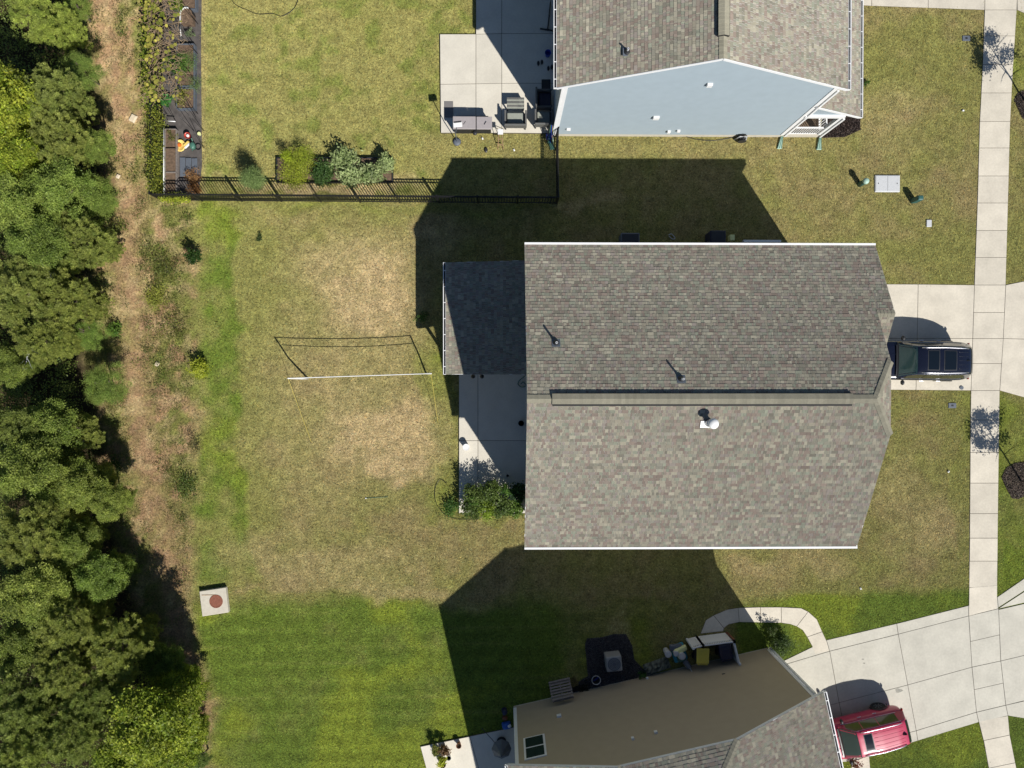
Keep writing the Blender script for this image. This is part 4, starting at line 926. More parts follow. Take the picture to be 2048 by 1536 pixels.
# ------------------------------------------------------------------ fences
def fence(name, label, pts, h, parts_limit=300, flip=False):
    f = thing(name, label, 'fence', (pts[0][0], pts[0][1], 0)); o0 = Vector(f.location)
    post = MB().box((0, 0, h / 2 + .02), (.075, .075, h + .1)).box((0, 0, h + .08), (.075, .075, .03)).mesh('post', M['black'])
    pick = MB().box((0, 0, h / 2 + .03), (.034, .034, h - .02)).mesh('picket', M['black'])
    for a, b in zip(pts, pts[1:]):
        a = Vector((a[0], a[1], 0)); b = Vector((b[0], b[1], 0)); L_ = (b - a).length; d = (b - a).normalized()
        nb = max(1, round(L_ / 1.95))
        for i in range(nb + 1): o = link('post', post, f); o.location = a + d * L_ * i / nb - o0
        for z in (.14, h - .18, h - .02): 
            MB().bar(a - o0 + Vector((0, 0, z)), b - o0 + Vector((0, 0, z)), .045, .04).build('rail', M['black'], f)
        n_ = int(L_ / .135)
        for i in range(n_): o = link('picket', pick, f); o.location = a + d * (i + .5) * L_ / n_ - o0
    return f
FH = 1.32
fa, fb = P(326, 401), P(1113, 407)
fence('metal_fence', 'long black picket fence between the two back yards', [fa[:2], fb[:2]], FH)
fence('metal_fence', 'short black picket fence running from the long fence to the blue house', [P(1113, 404)[:2], P(1112, 300)[:2], P(1113, 272)[:2]], FH)
fence('metal_fence', 'black picket fence overgrown with vines along the wood', [P(326, 398)[:2], P(326, -40)[:2]], FH)

# ------------------------------------------------------------------ plants
def crown_mesh(name, seed, Rr, Hh, nl, ncl, nleaf, cs, size, asp, c0, c1, pine=False, hvar=.18):
    rg = np.random.RandomState(seed); Cn = []; col = []
    dirs = []
    for i in range(nl):
        r = Rr * .80 * math.sqrt(rg.rand()); a = rg.rand() * 2 * math.pi; rl = Rr * rg.uniform(.17, .36)
        z = Hh * (.95 - .75 * (r / Rr) ** 2) - rl * .4 + rg.normal(0, .12 * Rr)
        lc = np.array([r * math.cos(a), r * math.sin(a), z])
        for k in range(ncl):
            d = rg.normal(size=3); d /= np.linalg.norm(d); d[2] = abs(d[2]) * 1.0 - .25
            cc = lc + d * rl * rg.uniform(.55, 1.1); t = rg.rand(); b = rg.normal(1, hvar)
            pc = rg.normal(size=(nleaf, 3)); 
            if pine:
                pc /= np.linalg.norm(pc, axis=1)[:, None]; pc[:, 2] = pc[:, 2] * .6 + .3; dirs.append(pc / np.linalg.norm(pc, axis=1)[:, None]); pc = pc * cs * rg.uniform(.3, 1.0, (nleaf, 1))
            else: pc = pc * cs * [1, 1, .55]
            Cn.append(cc + pc); col.append((np.array(c0) * (1 - t) + np.array(c1) * t)[None] * b * np.clip(rg.normal(1, .2, (nleaf, 1)), .5, 1.7))
    Cn = np.concatenate(Cn); col = np.concatenate(col)
    return leaf_mesh(name, Cn, size, asp, col, rg, d=np.concatenate(dirs) if pine else None, pitch=.45, roll=.55)
g1, g2 = srgb(82, 106, 44)[:3], srgb(112, 130, 58)[:3]
CR = {
 'broad': [crown_mesh('crown', s, 1.9, 1.7, 30, 14, 62, .13, .095, .55, srgb(120, 138, 64)[:3], srgb(166, 176, 92)[:3]) for s in (1, 2)],
 'pine': [crown_mesh('crown', s, 1.9, 1.9, 28, 15, 80, .17, .115, .24, srgb(128, 142, 72)[:3], srgb(168, 176, 98)[:3], pine=True, hvar=.16) for s in (4, 5, 6)],
 'fine': [crown_mesh('crown', s, 1.9, 1.6, 28, 14, 64, .14, .075, .5, srgb(116, 136, 64)[:3], srgb(162, 174, 92)[:3]) for s in (8, 9)],
 'bright': [crown_mesh('crown', s, 1.9, 1.7, 28, 13, 40, .15, .14, .50, srgb(120, 142, 44)[:3], srgb(184, 190, 74)[:3], hvar=.26) for s in (11, 12)],
}
def limbs(Rr, h, crz, seed, off=(0, 0)):
    rg = random.Random(seed); mb = MB(); lean = (rg.uniform(-.2, .2), rg.uniform(-.2, .2))
    mb.tube([(off[0], off[1], -.05), (off[0] * .45 + lean[0] * .4, off[1] * .45 + lean[1] * .4, h * .4), (lean[0], lean[1], h)], [.055, .045, .02], 8)
    for k in range(7):
        a = rg.uniform(0, 6.28); z0 = h * rg.uniform(.55, .85); r = Rr * rg.uniform(.3, .55)
        mb.tube([(lean[0] * z0 / h, lean[1] * z0 / h, z0), (r * .5 * math.cos(a), r * .5 * math.sin(a), z0 + .3), (r * math.cos(a), r * math.sin(a), z0 + .7)], [.05, .035, .012], 5)
    return mb
def tree(kind, px, py, rpx, h, label, tint=(1, 1, 1), name=None, cat='tree', seed=0, group='trees of the wood on the left', zs=1.0):
    """px,py,rpx: crown as seen; h: height of the crown's middle above ground"""
    if h > 3.1 and not (x0_ := (px in (300, 250) and py > 1400)): h = 1.6 + .5 * h
    p = P(px, py, h); k = (HC - h) / F; Rr = rpx * k; s = Rr / 1.75
    t = thing(name or 'tree', label, cat, (p.x, p.y, 0), 0, group); m_ = sum(tint) / 3; tint = tuple(.45 * a + .55 * m_ * b for a, b in zip(tint, (1.02, 1.0, .88)))
    ro = Vector((p.x, p.y)).normalized() * min(1.5, .36 * h); limbs(Rr, h + .3 * s, h, int(px + py), ro).build('trunk', M['bark'], t)
    me = CR[kind][int(px * 7 + py) % len(CR[kind])]
    c = link('crown', me, t); c.location = (0, 0, h - .95 * s * zs); c.scale = (s, s, s * zs); c.rotation_euler = (0, 0, (px * 13 + py * 7) % 6.28); c.color = (*tint, 1)
    # the lower storeys of foliage, wider spread on tall trees, down to the ground
    z = h - 1.5 * s * zs; k_ = 0
    while z > .1 and k_ < 3 and name != 'shrub':
        z -= .9 * s; k_ += 1
        c = link('foliage', CR[kind][(int(px) + k_) % len(CR[kind])], t); q = s * max(.92 - .14 * k_, .4)
        c.location = (0, 0, max(z, -.2)); c.scale = (q, q, q); c.rotation_euler = (0, 0, k_ * 2.1 + px); c.color = (*tint, 1)
    return t
TR = [
 ('pine', 78, 22, 58, 4.6, 'lime green conifer in the top left corner', (1.25, 1.35, .9)),
 ('fine', 152, 18, 26, 2.2, 'small leafy shrub at the top edge beside the dirt trail', (1, 1.1, 1)),
 ('bright', -8, 205, 72, 6.5, 'tall yellow green tree cut by the left edge near the top', (1, 1, 1)),
 ('bright', 8, 305, 52, 6.0, 'yellow green tree at the left edge below the tall one', (.85, .95, .9)),
 ('pine', 100, 190, 58, 5.2, 'soft mid green conifer right of the tall yellow green tree', (1, 1.02, 1)),
 ('fine', 162, 142, 36, 3.0, 'dense small leaved bush at the bend of the dirt trail', (.85, 1.05, 1)),
 ('pine', 118, 268, 56, 5.0, 'broad olive conifer left of the single flat stone', (1.05, 1, .9)),
 ('broad', 190, 290, 36, 3.0, 'leafy green tree at the wood edge level with the flat stone', (.85, 1, .9)),
 ('broad', 128, 375, 60, 4.6, 'fresh green broadleaf tree level with the end of the vine fence', (.9, 1.1, 1.0)),
 ('broad', 38, 405, 66, 5.6, 'large fresh green tree at the left edge below the yellow ones', (1.0, 1.1, 1.0)),
 ('fine', 188, 398, 42, 2.6, 'low green bush at the wood edge left of the fence corner', (.9, 1.05, .9)),
 ('pine', 160, 478, 55, 3.6, 'conifer leaning over the dirt left of the dark shrub', (1, 1, .85)),
 ('broad', 70, 495, 58, 5.5, 'shaded green tree between two paler conifers at the left', (.75, .95, .8)),
 ('pine', 40, 585, 70, 5.5, 'wide greyish green conifer at the left edge with bare twigs', (1, .98, .9)),
 ('pine', 128, 600, 56, 4.2, 'olive conifer beside the narrow end of the dirt strip', (1.05, 1, .8)),
 ('pine', 85, 680, 50, 4.6, 'olive conifer above the dark gap in the wood', (1.05, 1.02, .8)),
 ('fine', 178, 668, 30, 2.0, 'bright leafy shrub just above the dark bush shadow', (.9, 1.2, 1.0)),
 ('fine', 210, 772, 42, 1.9, 'round dense bush standing out of the wood beside the volleyball lawn', (.85, 1.05, .9)),
 ('broad', 10, 730, 40, 4.0, 'dim green tree at the left edge beside the dark gap', (.8, .9, .7)),
 ('broad', 100, 862, 56, 3.4, 'shaded leafy tree just below the dark gap', (.8, .95, .75)),
 ('pine', 20, 850, 50, 4.6, 'dark conifer at the left edge below the dark gap', (.8, .9, .8)),
 ('pine', 170, 870, 36, 2.3, 'small olive conifer at the tip of the wood beside open dirt', (1.05, 1.0, .8)),
 ('broad', 55, 950, 66, 5.2, 'wide leafy tree at the left, upper one of the lower wood', (.95, 1, .85)),
 ('broad', 150, 965, 52, 4.2, 'leafy tree with lobed edge reaching towards the open dirt', (1, 1, .85)),
 ('broad', 215, 1005, 36, 3.4, 'small leafy tree hanging over the head of the long ground shadow', (1, 1.02, .85)),
 ('pine', 60, 1070, 66, 6.0, 'tall olive conifer at the left above the widest shadow', (1.05, 1, .82)),
 ('broad', 140, 1085, 46, 4.0, 'leafy tree left of the long ground shadow', (.85, .95, .8)),
 ('broad', 195, 1160, 50, 3.6, 'bright leafed tree beside the middle of the long ground shadow', (.75, 1.05, .8)),
 ('broad', 60, 1190, 64, 6.4, 'pale leafed tree at the left level with the drain cover', (1.1, 1.08, .95)),
 ('pine', 130, 1250, 60, 5.6, 'tufted conifer left of the foot of the long shadow', (1.05, 1.03, .8)),
 ('broad', 30, 1300, 56, 5.0, 'dim leafy tree at the left edge above the bare branches', (.8, .9, .7)),
 ('pine', 235, 1300, 60, 5.2, 'tufted olive conifer at the foot of the long shadow', (1.02, 1.02, .75)),
 ('broad', 320, 1318, 44, 2.4, 'dark green bush right of the tufted conifer', (.6, .85, .6)),
 ('pine', 120, 1345, 52, 6.0, 'olive conifer above the tangle of bare branches', (1.05, 1.03, .8)),
 ('pine', 190, 1395, 54, 5.2, 'deep green conifer beside the yellow green magnolia', (.8, .95, .7)),
 ('pine', 40, 1420, 66, 6.4, 'dark conifer near the bottom left corner', (.82, .95, .75)),
 ('pine', 130, 1470, 62, 6.4, 'conifer at the bottom edge left of the yellow green magnolia', (.9, 1, .7)),
 ('pine', 40, 1520, 60, 7.2, 'conifer filling the bottom left corner', (1.0, 1.1, .7)),
 ('bright', 300, 1455, 82, 5.2, 'big glossy yellow green tree at the bottom edge of the wood', (.82, .92, .85)),
 ('bright', 345, 1385, 42, 3.4, 'glossy yellow green tree behind the big one at the bottom', (.8, .92, .85)),
 ('bright', 250, 1520, 60, 4.4, 'glossy yellow green tree cut by the bottom edge', (.78, .92, .85)),
 ('bright', 352, 1500, 50, 3.6, 'glossy yellow green tree at the bottom right tip of the wood', (.82, .95, .85)),
 ('broad', 398, 1520, 22, 2.2, 'dark green bush at the foot of the wood on the bottom edge', (.55, .8, .55)),
]
for i, (k, x, y, r, h, lb, tn) in enumerate(TR): tree(k, x, y, r, h, lb, tn, name='shrub' if h < 3.1 else 'tree', cat='shrub' if h < 3.1 else 'tree', group=None, zs=.75 if h < 3.1 else 1)
# rows that go on outside the frame
# low undergrowth that fills the wood
def undergrowth(seed, n, cond, size, c0, c1, z, name='undergrowth', asp=.5, sig=.18, nl=40):
    rg = np.random.RandomState(seed); X = rg.uniform(-27.5, -14, n); Y = rg.uniform(-21, 20, n); px, py = topx(X, Y)
    k = cond(px, py, rg, X, Y); X = X[k]; Y = Y[k]; m = len(X)
    t = rg.rand(m, 1); cc = (np.array(c0)[None] * (1 - t) + np.array(c1)[None] * t) * np.clip(rg.normal(1, .2, (m, 1)), .5, 1.6)
    hh = z * rg.uniform(.2, 1, m)
    Cn = (np.stack([X, Y, hh], 1)[:, None, :] + rg.normal(size=(m, nl, 3)) * [sig, sig, sig * .6]).reshape(-1, 3); Cn[:, 2] = np.abs(Cn[:, 2])
    o = link(name, leaf_mesh(name, Cn, size, asp, np.repeat(cc, nl, 0) * np.clip(rg.normal(1, .25, (m * nl, 1)), .4, 1.8), rg)); tag(o, None, None, kind='stuff'); return o
undergrowth(77, 5600, lambda px, py, rg, X, Y: (px < forest_edge(py) - 12) & (rg.rand(len(px)) < .8) & ~((px > 200) & (py > 1040) & (py < 1330)), .10, srgb(108, 128, 58)[:3], srgb(146, 158, 78)[:3], 1.6)
def weedcond(px, py, rg, X, Y):
    n = fbm(X, Y, .9, 333); e = forest_edge(py)
    inside = (px > e - 20) & (px < np.interp(py, [0, 380, 400, 600, 1000, 1300, 1536], [275, 285, 385, 385, 375, 380, 420]))
    trail = np.abs(px - np.interp(py, [-100, 0, 250, 430, 700, 900, 1100, 1536], [205, 205, 250, 250, 265, 285, 340, 405])) < 22
    return inside & (n > .44 - .08 * (px > 290)) & ~(trail & (rg.rand(len(px)) < .85))
undergrowth(78, 9000, weedcond, .07, srgb(92, 102, 50)[:3], srgb(140, 138, 76)[:3], .16, 'weeds', .28, .13, 22)
undergrowth(79, 4200, lambda px, py, rg, X, Y: weedcond(px, py, rg, X, Y) & (fbm(X, Y, 1.6, 99) > .55), .08, srgb(80, 104, 44)[:3], srgb(118, 132, 60)[:3], .30, 'weeds', .4, .14, 30)
undergrowth(80, 2200, lambda px, py, rg, X, Y: (px > forest_edge(py) - 25) & (px < 395) & (fbm(X, Y, 1.1, 44) > .5) & (py > 420), .10, srgb(170, 145, 110)[:3], srgb(140, 112, 84)[:3], .07, 'dry_stalks', .12, .14, 14)

def bush(px, py, rpx, h, kind, tint, label, name='shrub', cat='shrub', zs=.8, world_r=None):
    s = rpx * ((HC - h) / F) / 1.75; p = P(px, py, h)
    t = thing(name, label, cat, (p.x, p.y, 0)); me = CR[kind][int(px) % len(CR[kind])]
    mb = MB()
    for k in range(5): a = k * 1.3; mb.tube([(0, 0, -.03), (.25 * s * math.cos(a), .25 * s * math.sin(a), h * .5), (.8 * s * math.cos(a), .8 * s * math.sin(a), h)], [.02, .015, .006], 5)
    mb.build('stem', M['bark'], t)
    c = link('foliage', me, t); c.scale = (s, s, s * zs); c.location = (0, 0, max(h - .9 * s * zs, .0)); c.color = (*tint, 1); c.rotation_euler = (0, 0, px % 6); return t
# denser small-plant foliage, leaves at real size
SM = {}
def plant(px, py, rpx, h, kind, c0, c1, label, name='shrub', cat='shrub', leaf=.09, asp=.45, n=900, seed=None, group=None, loc=None, stem='bark', shape=.7, parent=None, rr=None):
    s = seed or int(px * 3 + py); rg = np.random.RandomState(s); Rr = rr or rpx * (HC - h) / F
    p = loc or P(px, py, h * .6); t = thing(name, label, cat, (p[0], p[1], loc[2] if loc else 0), group=group)
    m = max(6, int(n / 24)); d = rg.normal(size=(m, 3)); d /= np.linalg.norm(d, axis=1)[:, None]
    cc = d * [Rr, Rr, h * .48] * rg.uniform(.35, .9, (m, 1)) + [0, 0, h * .55]; cc[:, 2] = np.abs(cc[:, 2])
    pc = (cc[:, None] + rg.normal(size=(m, 24, 3)) * Rr * .17).reshape(-1, 3); pc[:, 2] = np.maximum(pc[:, 2], .03)
    tt = rg.rand(m, 1); col = np.repeat((np.array(c0)[None] * (1 - tt) + np.array(c1)[None] * tt) * rg.normal(1, .12, (m, 1)), 24, 0) * np.clip(rg.normal(1, .2, (m * 24, 1)), .5, 1.7)
    o = link('foliage', leaf_mesh('foliage', pc, leaf, asp, col, rg, pitch=.5, roll=.6), t); o.color = (1, 1, 1, 1)
    mb = MB()
    for k in range(min(6, m)): mb.tube([(0, 0, -.02), Vector(cc[k]) * .5 + Vector((0, 0, .02)), Vector(cc[k])], [.012, .009, .004], 4)
    mb.build('stem', M[stem], t); return t
plant(398, 737, 22, .8, 0, srgb(150, 165, 45)[:3], srgb(185, 190, 70)[:3], 'yellow green shrub between the dirt strip and the lawn', n=1500, leaf=.11)
plant(385, 512, 15, 1.1, 0, srgb(48, 78, 32)[:3], srgb(70, 98, 42)[:3], 'dark green shrub beside the lawn at the upper left', n=1300)
plant(372, 975, 30, .45, 0, srgb(88, 112, 50)[:3], srgb(120, 132, 64)[:3], 'low straggly weed bush left of the hose loop lawn, at the dirt edge', n=900, name='weed_bush')
plant(310, 590, 30, .6, 0, srgb(140, 150, 62)[:3], srgb(170, 172, 80)[:3], 'pale yellow weed bush in the middle of the dirt strip', n=900, name='weed_bush')
plant(330, 545, 44, .7, 0, srgb(98, 112, 52)[:3], srgb(130, 134, 62)[:3], 'olive weed bush above the pale one in the dirt strip', n=1300, name='weed_bush', leaf=.08)
plant(345, 655, 40, .5, 0, srgb(100, 112, 54)[:3], srgb(138, 138, 66)[:3], 'olive weed bush left of the shrub at the lawn edge', n=1000, name='weed_bush', leaf=.08)
plant(228, 660, 18, .6, 0, srgb(84, 120, 44)[:3], srgb(120, 150, 60)[:3], 'fresh green weed at the left side of the trail', n=700, name='weed_bush')
plant(385, 900, 22, 1.0, 0, srgb(110, 108, 66)[:3], srgb(140, 132, 84)[:3], 'sparse grey green sapling casting a lacy shadow on the dirt', n=420, name='sapling', leaf=.07)
plant(225, 930, 18, .9, 0, srgb(44, 74, 34)[:3], srgb(66, 92, 42)[:3], 'dark green sprout beside the long bare dirt', n=600, name='sapling', leaf=.09)
plant(235, 450, 22, .4, 0, srgb(110, 124, 60)[:3], srgb(140, 140, 70)[:3], 'low weed tuft below the two small stones', n=500, name='weed_bush', leaf=.08)
plant(516, 474, 9, .15, 0, srgb(60, 84, 44)[:3], srgb(80, 98, 50)[:3], 'tiny dark weed in the lawn near the upper left', n=200, name='weed', leaf=.07)
plant(843, 632, 16, .35, 0, srgb(70, 100, 44)[:3], srgb(90, 120, 54)[:3], 'little weed clump at the edge of the house shadow', n=300, name='weed', leaf=.08)
plant(905, 1010, 24, .35, 0, srgb(66, 104, 44)[:3], srgb(94, 130, 56)[:3], 'low green weeds spilling from the patio corner into the lawn', n=700, name='weed', leaf=.09)
plant(1735, 167, 7, .3, 0, srgb(60, 100, 40)[:3], srgb(90, 126, 50)[:3], 'small green plant beside the front porch eave', n=160, leaf=.08)
# feathery plant and the bed of plants by the long fence
plant(505, 357, 24, 1.9, 0, srgb(118, 142, 82)[:3], srgb(150, 168, 106)[:3], 'feathery pale green plant standing at the fence', n=9500, leaf=.075, asp=.22, name='feathery_plant', cat='plant')
rb = thing('raised_bed', 'long raised garden bed beside the fence, full of plants', 'garden bed', P(671, 345))
q = [P(x, y, 0) - Vector(rb.location) for x, y in BEDP]
MB().prism([v[:2] for v in q], -.05, .16).build('soil', M['soil'], rb)
for i in range(4):
    a, b = q[i], q[(i + 1) % 4]; MB().bar(a + Vector((0, 0, .1)), b + Vector((0, 0, .1)), .05, .22).build('board', M['dark'], rb)
plant(588, 345, 34, .9, 0, srgb(146, 164, 50)[:3], srgb(188, 194, 72)[:3], 'bright lime green bush at the left end of the garden bed', n=3600, leaf=.09, asp=.22, name='garden_plant', cat='plant')
plant(605, 318, 28, 1.0, 0, srgb(140, 160, 48)[:3], srgb(182, 190, 70)[:3], 'lime green bush behind the one at the left end of the bed', n=2400, leaf=.09, asp=.22, name='garden_plant', cat='plant')
plant(575, 312, 18, 1.2, 0, srgb(150, 172, 44)[:3], srgb(180, 192, 60)[:3], 'small tall lime tuft at the upper left of the bed', n=1000, leaf=.09, asp=.22, name='garden_plant', cat='plant')
plant(645, 345, 26, .8, 0, srgb(66, 98, 50)[:3], srgb(96, 124, 64)[:3], 'deep green leafy plant in the middle of the bed', n=2000, leaf=.10, asp=.5, name='garden_plant', cat='plant')
for i, (x, y, r, lb) in enumerate(((688, 320, 30, 'pale leaved plant right of the deep green one, nearest the lawn'), (700, 350, 26, 'pale leaved plant right of the deep green one, nearest the fence'),
                                   (742, 348, 24, 'pale leaved plant with gaps of soil around it'), (768, 325, 20, 'pale leaved plant at the right end of the bed'))):
    plant(x, y, r, .9, 0, srgb(138, 156, 98)[:3], srgb(182, 194, 138)[:3], lb, n=1100, leaf=.17, asp=.42, name='garden_plant', cat='plant')

# ------------------------------------------------------------------ vegetable garden on the left
def vine(name, label, pts_fn, n, c0, c1, leaf, asp, seed, twigs=0, cat='vine', loc=(0, 0, 0), wide=.0):
    rg = np.random.RandomState(seed); Cn = pts_fn(rg, n); t = thing(name, label, cat, loc)
    tt = rg.rand(len(Cn), 1); col = (np.array(c0)[None] * (1 - tt) + np.array(c1)[None] * tt) * np.clip(rg.normal(1, .22, (len(Cn), 1)), .5, 1.6)
    o = link('foliage', leaf_mesh('foliage', Cn - np.array(loc), leaf, asp, col, rg, pitch=.35, roll=.5), t); o.color = (1, 1, 1, 1); return t
lf = P(326, 200)
fx = P(326, 200).x
ytop = P(326, 232).y; ybot = P(326, 398).y
vine('climbing_vine', 'yellow green vine smothering the lower half of the fence along the wood', lambda rg, n: np.stack([fx + rg.normal(-.02, .13, n), rg.uniform(ybot, ytop, n), rg.uniform(.05, 1.45, n)], 1), 4300,
     srgb(84, 104, 42)[:3], srgb(170, 172, 66)[:3], .09, .5, 61, loc=(fx, (ytop + ybot) / 2, 0))
vine('climbing_vine', 'bright vine creeping along the corner of the long fence', lambda rg, n: np.stack([rg.uniform(fx, P(385, 400).x, n), ybot - .05 + rg.normal(0, .09, n), rg.uniform(.0, .75, n)], 1), 1500,
     srgb(140, 160, 50)[:3], srgb(190, 192, 70)[:3], .09, .5, 62, loc=(fx + .6, ybot, 0))
y2 = P(300, -60).y; y3 = P(300, 232).y
vine('climbing_vine', 'vine of round leaves on the fence beside the trellis at the top', lambda rg, n: np.stack([fx + rg.normal(-.15, .16, n), rg.uniform(y3, y2, n), rg.uniform(.2, 1.6, n)], 1), 1900,
     srgb(110, 140, 46)[:3], srgb(176, 184, 66)[:3], .11, .7, 63, loc=(fx, (y2 + y3) / 2, 0))
# trellis arch with dying squash vines
tx0 = P(296, 100, 1.9).x; tx1 = P(362, 100, 1.9).x
tr_ = thing('trellis', 'wire mesh trellis carrying dying squash vines above the garden beds', 'trellis', ((tx0 + tx1) / 2, (y2 + y3) / 2, 0)); o0 = Vector(tr_.location)
for y in np.arange(y3 + .1, y2, 1.5):
    for x in (tx0, tx1): MB().tube([(x - o0.x, y - o0.y, 0), (x - o0.x, y - o0.y, 1.9)], .015, 6).build('pole', M['black'], tr_)
wm = MB()
def trz_(x): return 1.9 + .25 * math.sin((x - tx0) / (tx1 - tx0) * math.pi)
for x in np.arange(tx0, tx1 + .01, .15): wm.bar((x - o0.x, y3 - o0.y, trz_(x)), (x - o0.x, y2 - o0.y, trz_(x)), .006, .006)
for y in np.arange(y3, y2, .15):
    q = [(x - o0.x, y - o0.y, trz_(x)) for x in np.linspace(tx0, tx1, 5)]
    for a, b in zip(q, q[1:]): wm.bar(a, b, .008, .008)
w = wm.build('wire_mesh', M['dark'], tr_); w['kind'] = 'stuff'
sv = thing('squash_vine', 'withered squash vine with yellow round leaves lying on the trellis', 'vine', (o0.x, o0.y, 1.9))
tw = MB(); rgp = random.Random(5)
for k in range(420):
    x = rgp.uniform(tx0, tx1); y = rgp.uniform(y3, y2); a = rgp.uniform(0, 6.28); pts = []
    for j in range(5):
        pts.append((x - o0.x, y - o0.y, trz_(min(max(x, tx0), tx1)) - 1.9 + rgp.uniform(.0, .14))); a += rgp.uniform(-.9, .9); x += .14 * math.cos(a); y += .14 * math.sin(a)
    tw.tube(pts, .011, 4, cap=False)
o = tw.build('stems', M['twig'], sv); o['kind'] = 'stuff'
rg = np.random.RandomState(9); n = 300
X = np.concatenate([rg.uniform(tx0 - .1, tx1 + .1, n // 2), rg.normal(tx0 + .25, .25, n // 2)]); Y = rg.uniform(y3 - .1, y2, n)
def round_leaves(name, X, Y, Z, size, c0, c1, rg, parent):
    n = len(X); k = 8; V = []; col = []; r = size * rg.uniform(.5, 1.15, n)
    for j in range(k):
        a = 2 * math.pi * j / k; V.append(np.stack([X + r * math.cos(a), Y + r * math.sin(a), Z + .3 * r * np.sin(a + X * 50)], 1))
    V = np.stack(V, 1).reshape(-1, 3); tt = rg.rand(n, 1); c = (np.array(c0)[None] * (1 - tt) + np.array(c1)[None] * tt) * np.clip(rg.normal(1, .15, (n, 1)), .6, 1.4)
    me = fast_mesh(name, V, np.arange(n * k).reshape(n, k), M['leaf'], np.repeat(c, k, 0), kper=k); o = link(name, me, parent); o.color = (1, 1, 1, 1); return o
Z = np.array([trz_(min(max(x, tx0), tx1)) - 1.9 + .12 for x in X])
round_leaves('leaves', X - o0.x, Y - o0.y, Z, .085, srgb(120, 134, 52)[:3], srgb(206, 196, 98)[:3], rg, sv)['kind'] = 'stuff'
# raised beds
def raised_bed(px0, py0, px1, py1, label, soil='soil', frame='slate', h=.3, w=.05):
    a, b, c, d = P(px0, py0, h), P(px1, py0, h), P(px1, py1, h), P(px0, py1, h); ce = (a + b + c + d) / 4
    t = thing('raised_bed', label, 'garden bed', (ce.x, ce.y, 0)); q = [v - Vector((ce.x, ce.y, h)) for v in (a, b, c, d)]
    MB().prism([v[:2] for v in q], 0, h - .06).build('soil', M[soil], t)
    for i in range(4): MB().bar(q[i] + Vector((0, 0, h / 2)), q[(i + 1) % 4] + Vector((0, 0, h / 2)), w, h).build('board', M[frame], t)
    return t
raised_bed(352, -60, 391, 18, 'raised bed of brown soil cut by the top edge')
raised_bed(353, 88, 388, 172, 'raised bed with feathery plants between the trellis and lawn')
raised_bed(353, 176, 388, 217, 'raised bed with yellow weeds, lowest of the row beside the lawn')
raised_bed(330, 258, 352, 296, 'raised bed with dry weeds below the short white pipe', frame='greywood', w=.03)
raised_bed(330, 296, 352, 344, 'bare brown raised bed below the one with dry weeds', frame='greywood', w=.03)
raised_bed(330, 345, 352, 396, 'bare brown raised bed at the fence corner', frame='greywood', w=.03)
# oval planter
pc = P(373, 42, .35); t = thing('oval_planter', 'white rimmed planter with a rounded end full of soil', 'planter', (pc.x, pc.y, 0))
ov_ = [(.30 * math.cos(a), .35 + .30 * math.sin(a)) for a in np.linspace(0, math.pi, 14)] + [(-.30, -.12), (.30, -.12)]
MB().prism(ov_, 0, .33).build('soil', M['soil'], t)
for a, b in zip(ov_[5:14], ov_[6:15]): MB().bar((a[0], a[1], .2), (b[0], b[1], .2), .035, .42).build('rim', M['white2'], t)
for a, b in zip(ov_[:5], ov_[1:6]): MB().bar((a[0], a[1], .18), (b[0], b[1], .18), .03, .36).build('rim', M['black'], t)
# white pipes and poles
def pole(name, label, a, b, r, m, cat): 
    a = Vector(a); t = thing(name, label, cat, a); MB().tube([(0, 0, 0), Vector(b) - a], r, 8).build('rod', M[m], t, smooth=True); return t
pole('white_pipe', 'long white pipe lying beside the vine covered fence', P(327.5, 254, .35), P(327.5, 397, .35), .03, 'white2', 'pipe')
pole('white_pipe', 'short white pipe across the end of the weedy bed', P(336, 242, .5), P(351, 243, .5), .025, 'white2', 'pipe')
pole('white_pipe', 'curved white edging piece beside the oval planter', P(360, 54, .3), P(362, 73, .3), .025, 'white2', 'edging')
for i, (x0, y0, x1, y1) in enumerate(((345, 28, 392, 95), (352, 168, 392, 235), (326, 205, 352, 243), (358, 232, 388, 262), (368, 220, 408, 262), (387, 262, 408, 297))):
    pole('garden_stake', ('thin black stake leaning over the oval planter', 'thin black stake crossing the lowest bed', 'thin black stake beside the trellis foot', 'thin black stake above the red pot', 'thin black stake reaching the lawn edge', 'thin black stake above the tyre ring')[i],
         P(x1, y1, .05), P(x0, y0, 1.2), .012, 'black', 'stake')
def garden_fol(px, py, r, h, c0, c1, label, **k): return plant(px, py, r, h, 0, c0, c1, label, name='garden_plant', cat='plant', **k)
garden_fol(352, 128, 24, .9, srgb(84, 126, 50)[:3], srgb(130, 162, 70)[:3], 'leafy green plant growing at the edge of the trellis', n=1600, leaf=.09)
garden_fol(375, 122, 22, .9, srgb(90, 130, 64)[:3], srgb(130, 160, 86)[:3], 'feathery green plant in the bed with feathery plants', n=1600, leaf=.06, asp=.2)
garden_fol(388, 168, 18, .7, srgb(110, 142, 80)[:3], srgb(140, 164, 100)[:3], 'pale feathery plant spilling over the bed edge to the lawn', n=1300, leaf=.055, asp=.18)
garden_fol(366, 195, 22, .45, srgb(120, 138, 54)[:3], srgb(176, 172, 78)[:3], 'yellowing weeds filling the lowest bed', n=700, leaf=.08)
garden_fol(342, 270, 14, .45, srgb(104, 116, 56)[:3], srgb(140, 138, 74)[:3], 'dry weeds in the bed below the short pipe', n=450, leaf=.08, asp=.3)
garden_fol(380, 66, 9, .6, srgb(110, 130, 90)[:3], srgb(150, 164, 116)[:3], 'small grey green potted herb below the oval planter', n=300, leaf=.06)
garden_fol(334, 200, 12, .5, srgb(70, 130, 60)[:3], srgb(100, 160, 80)[:3], 'round green cabbage like plant below the trellis', n=260, leaf=.13, asp=.7)
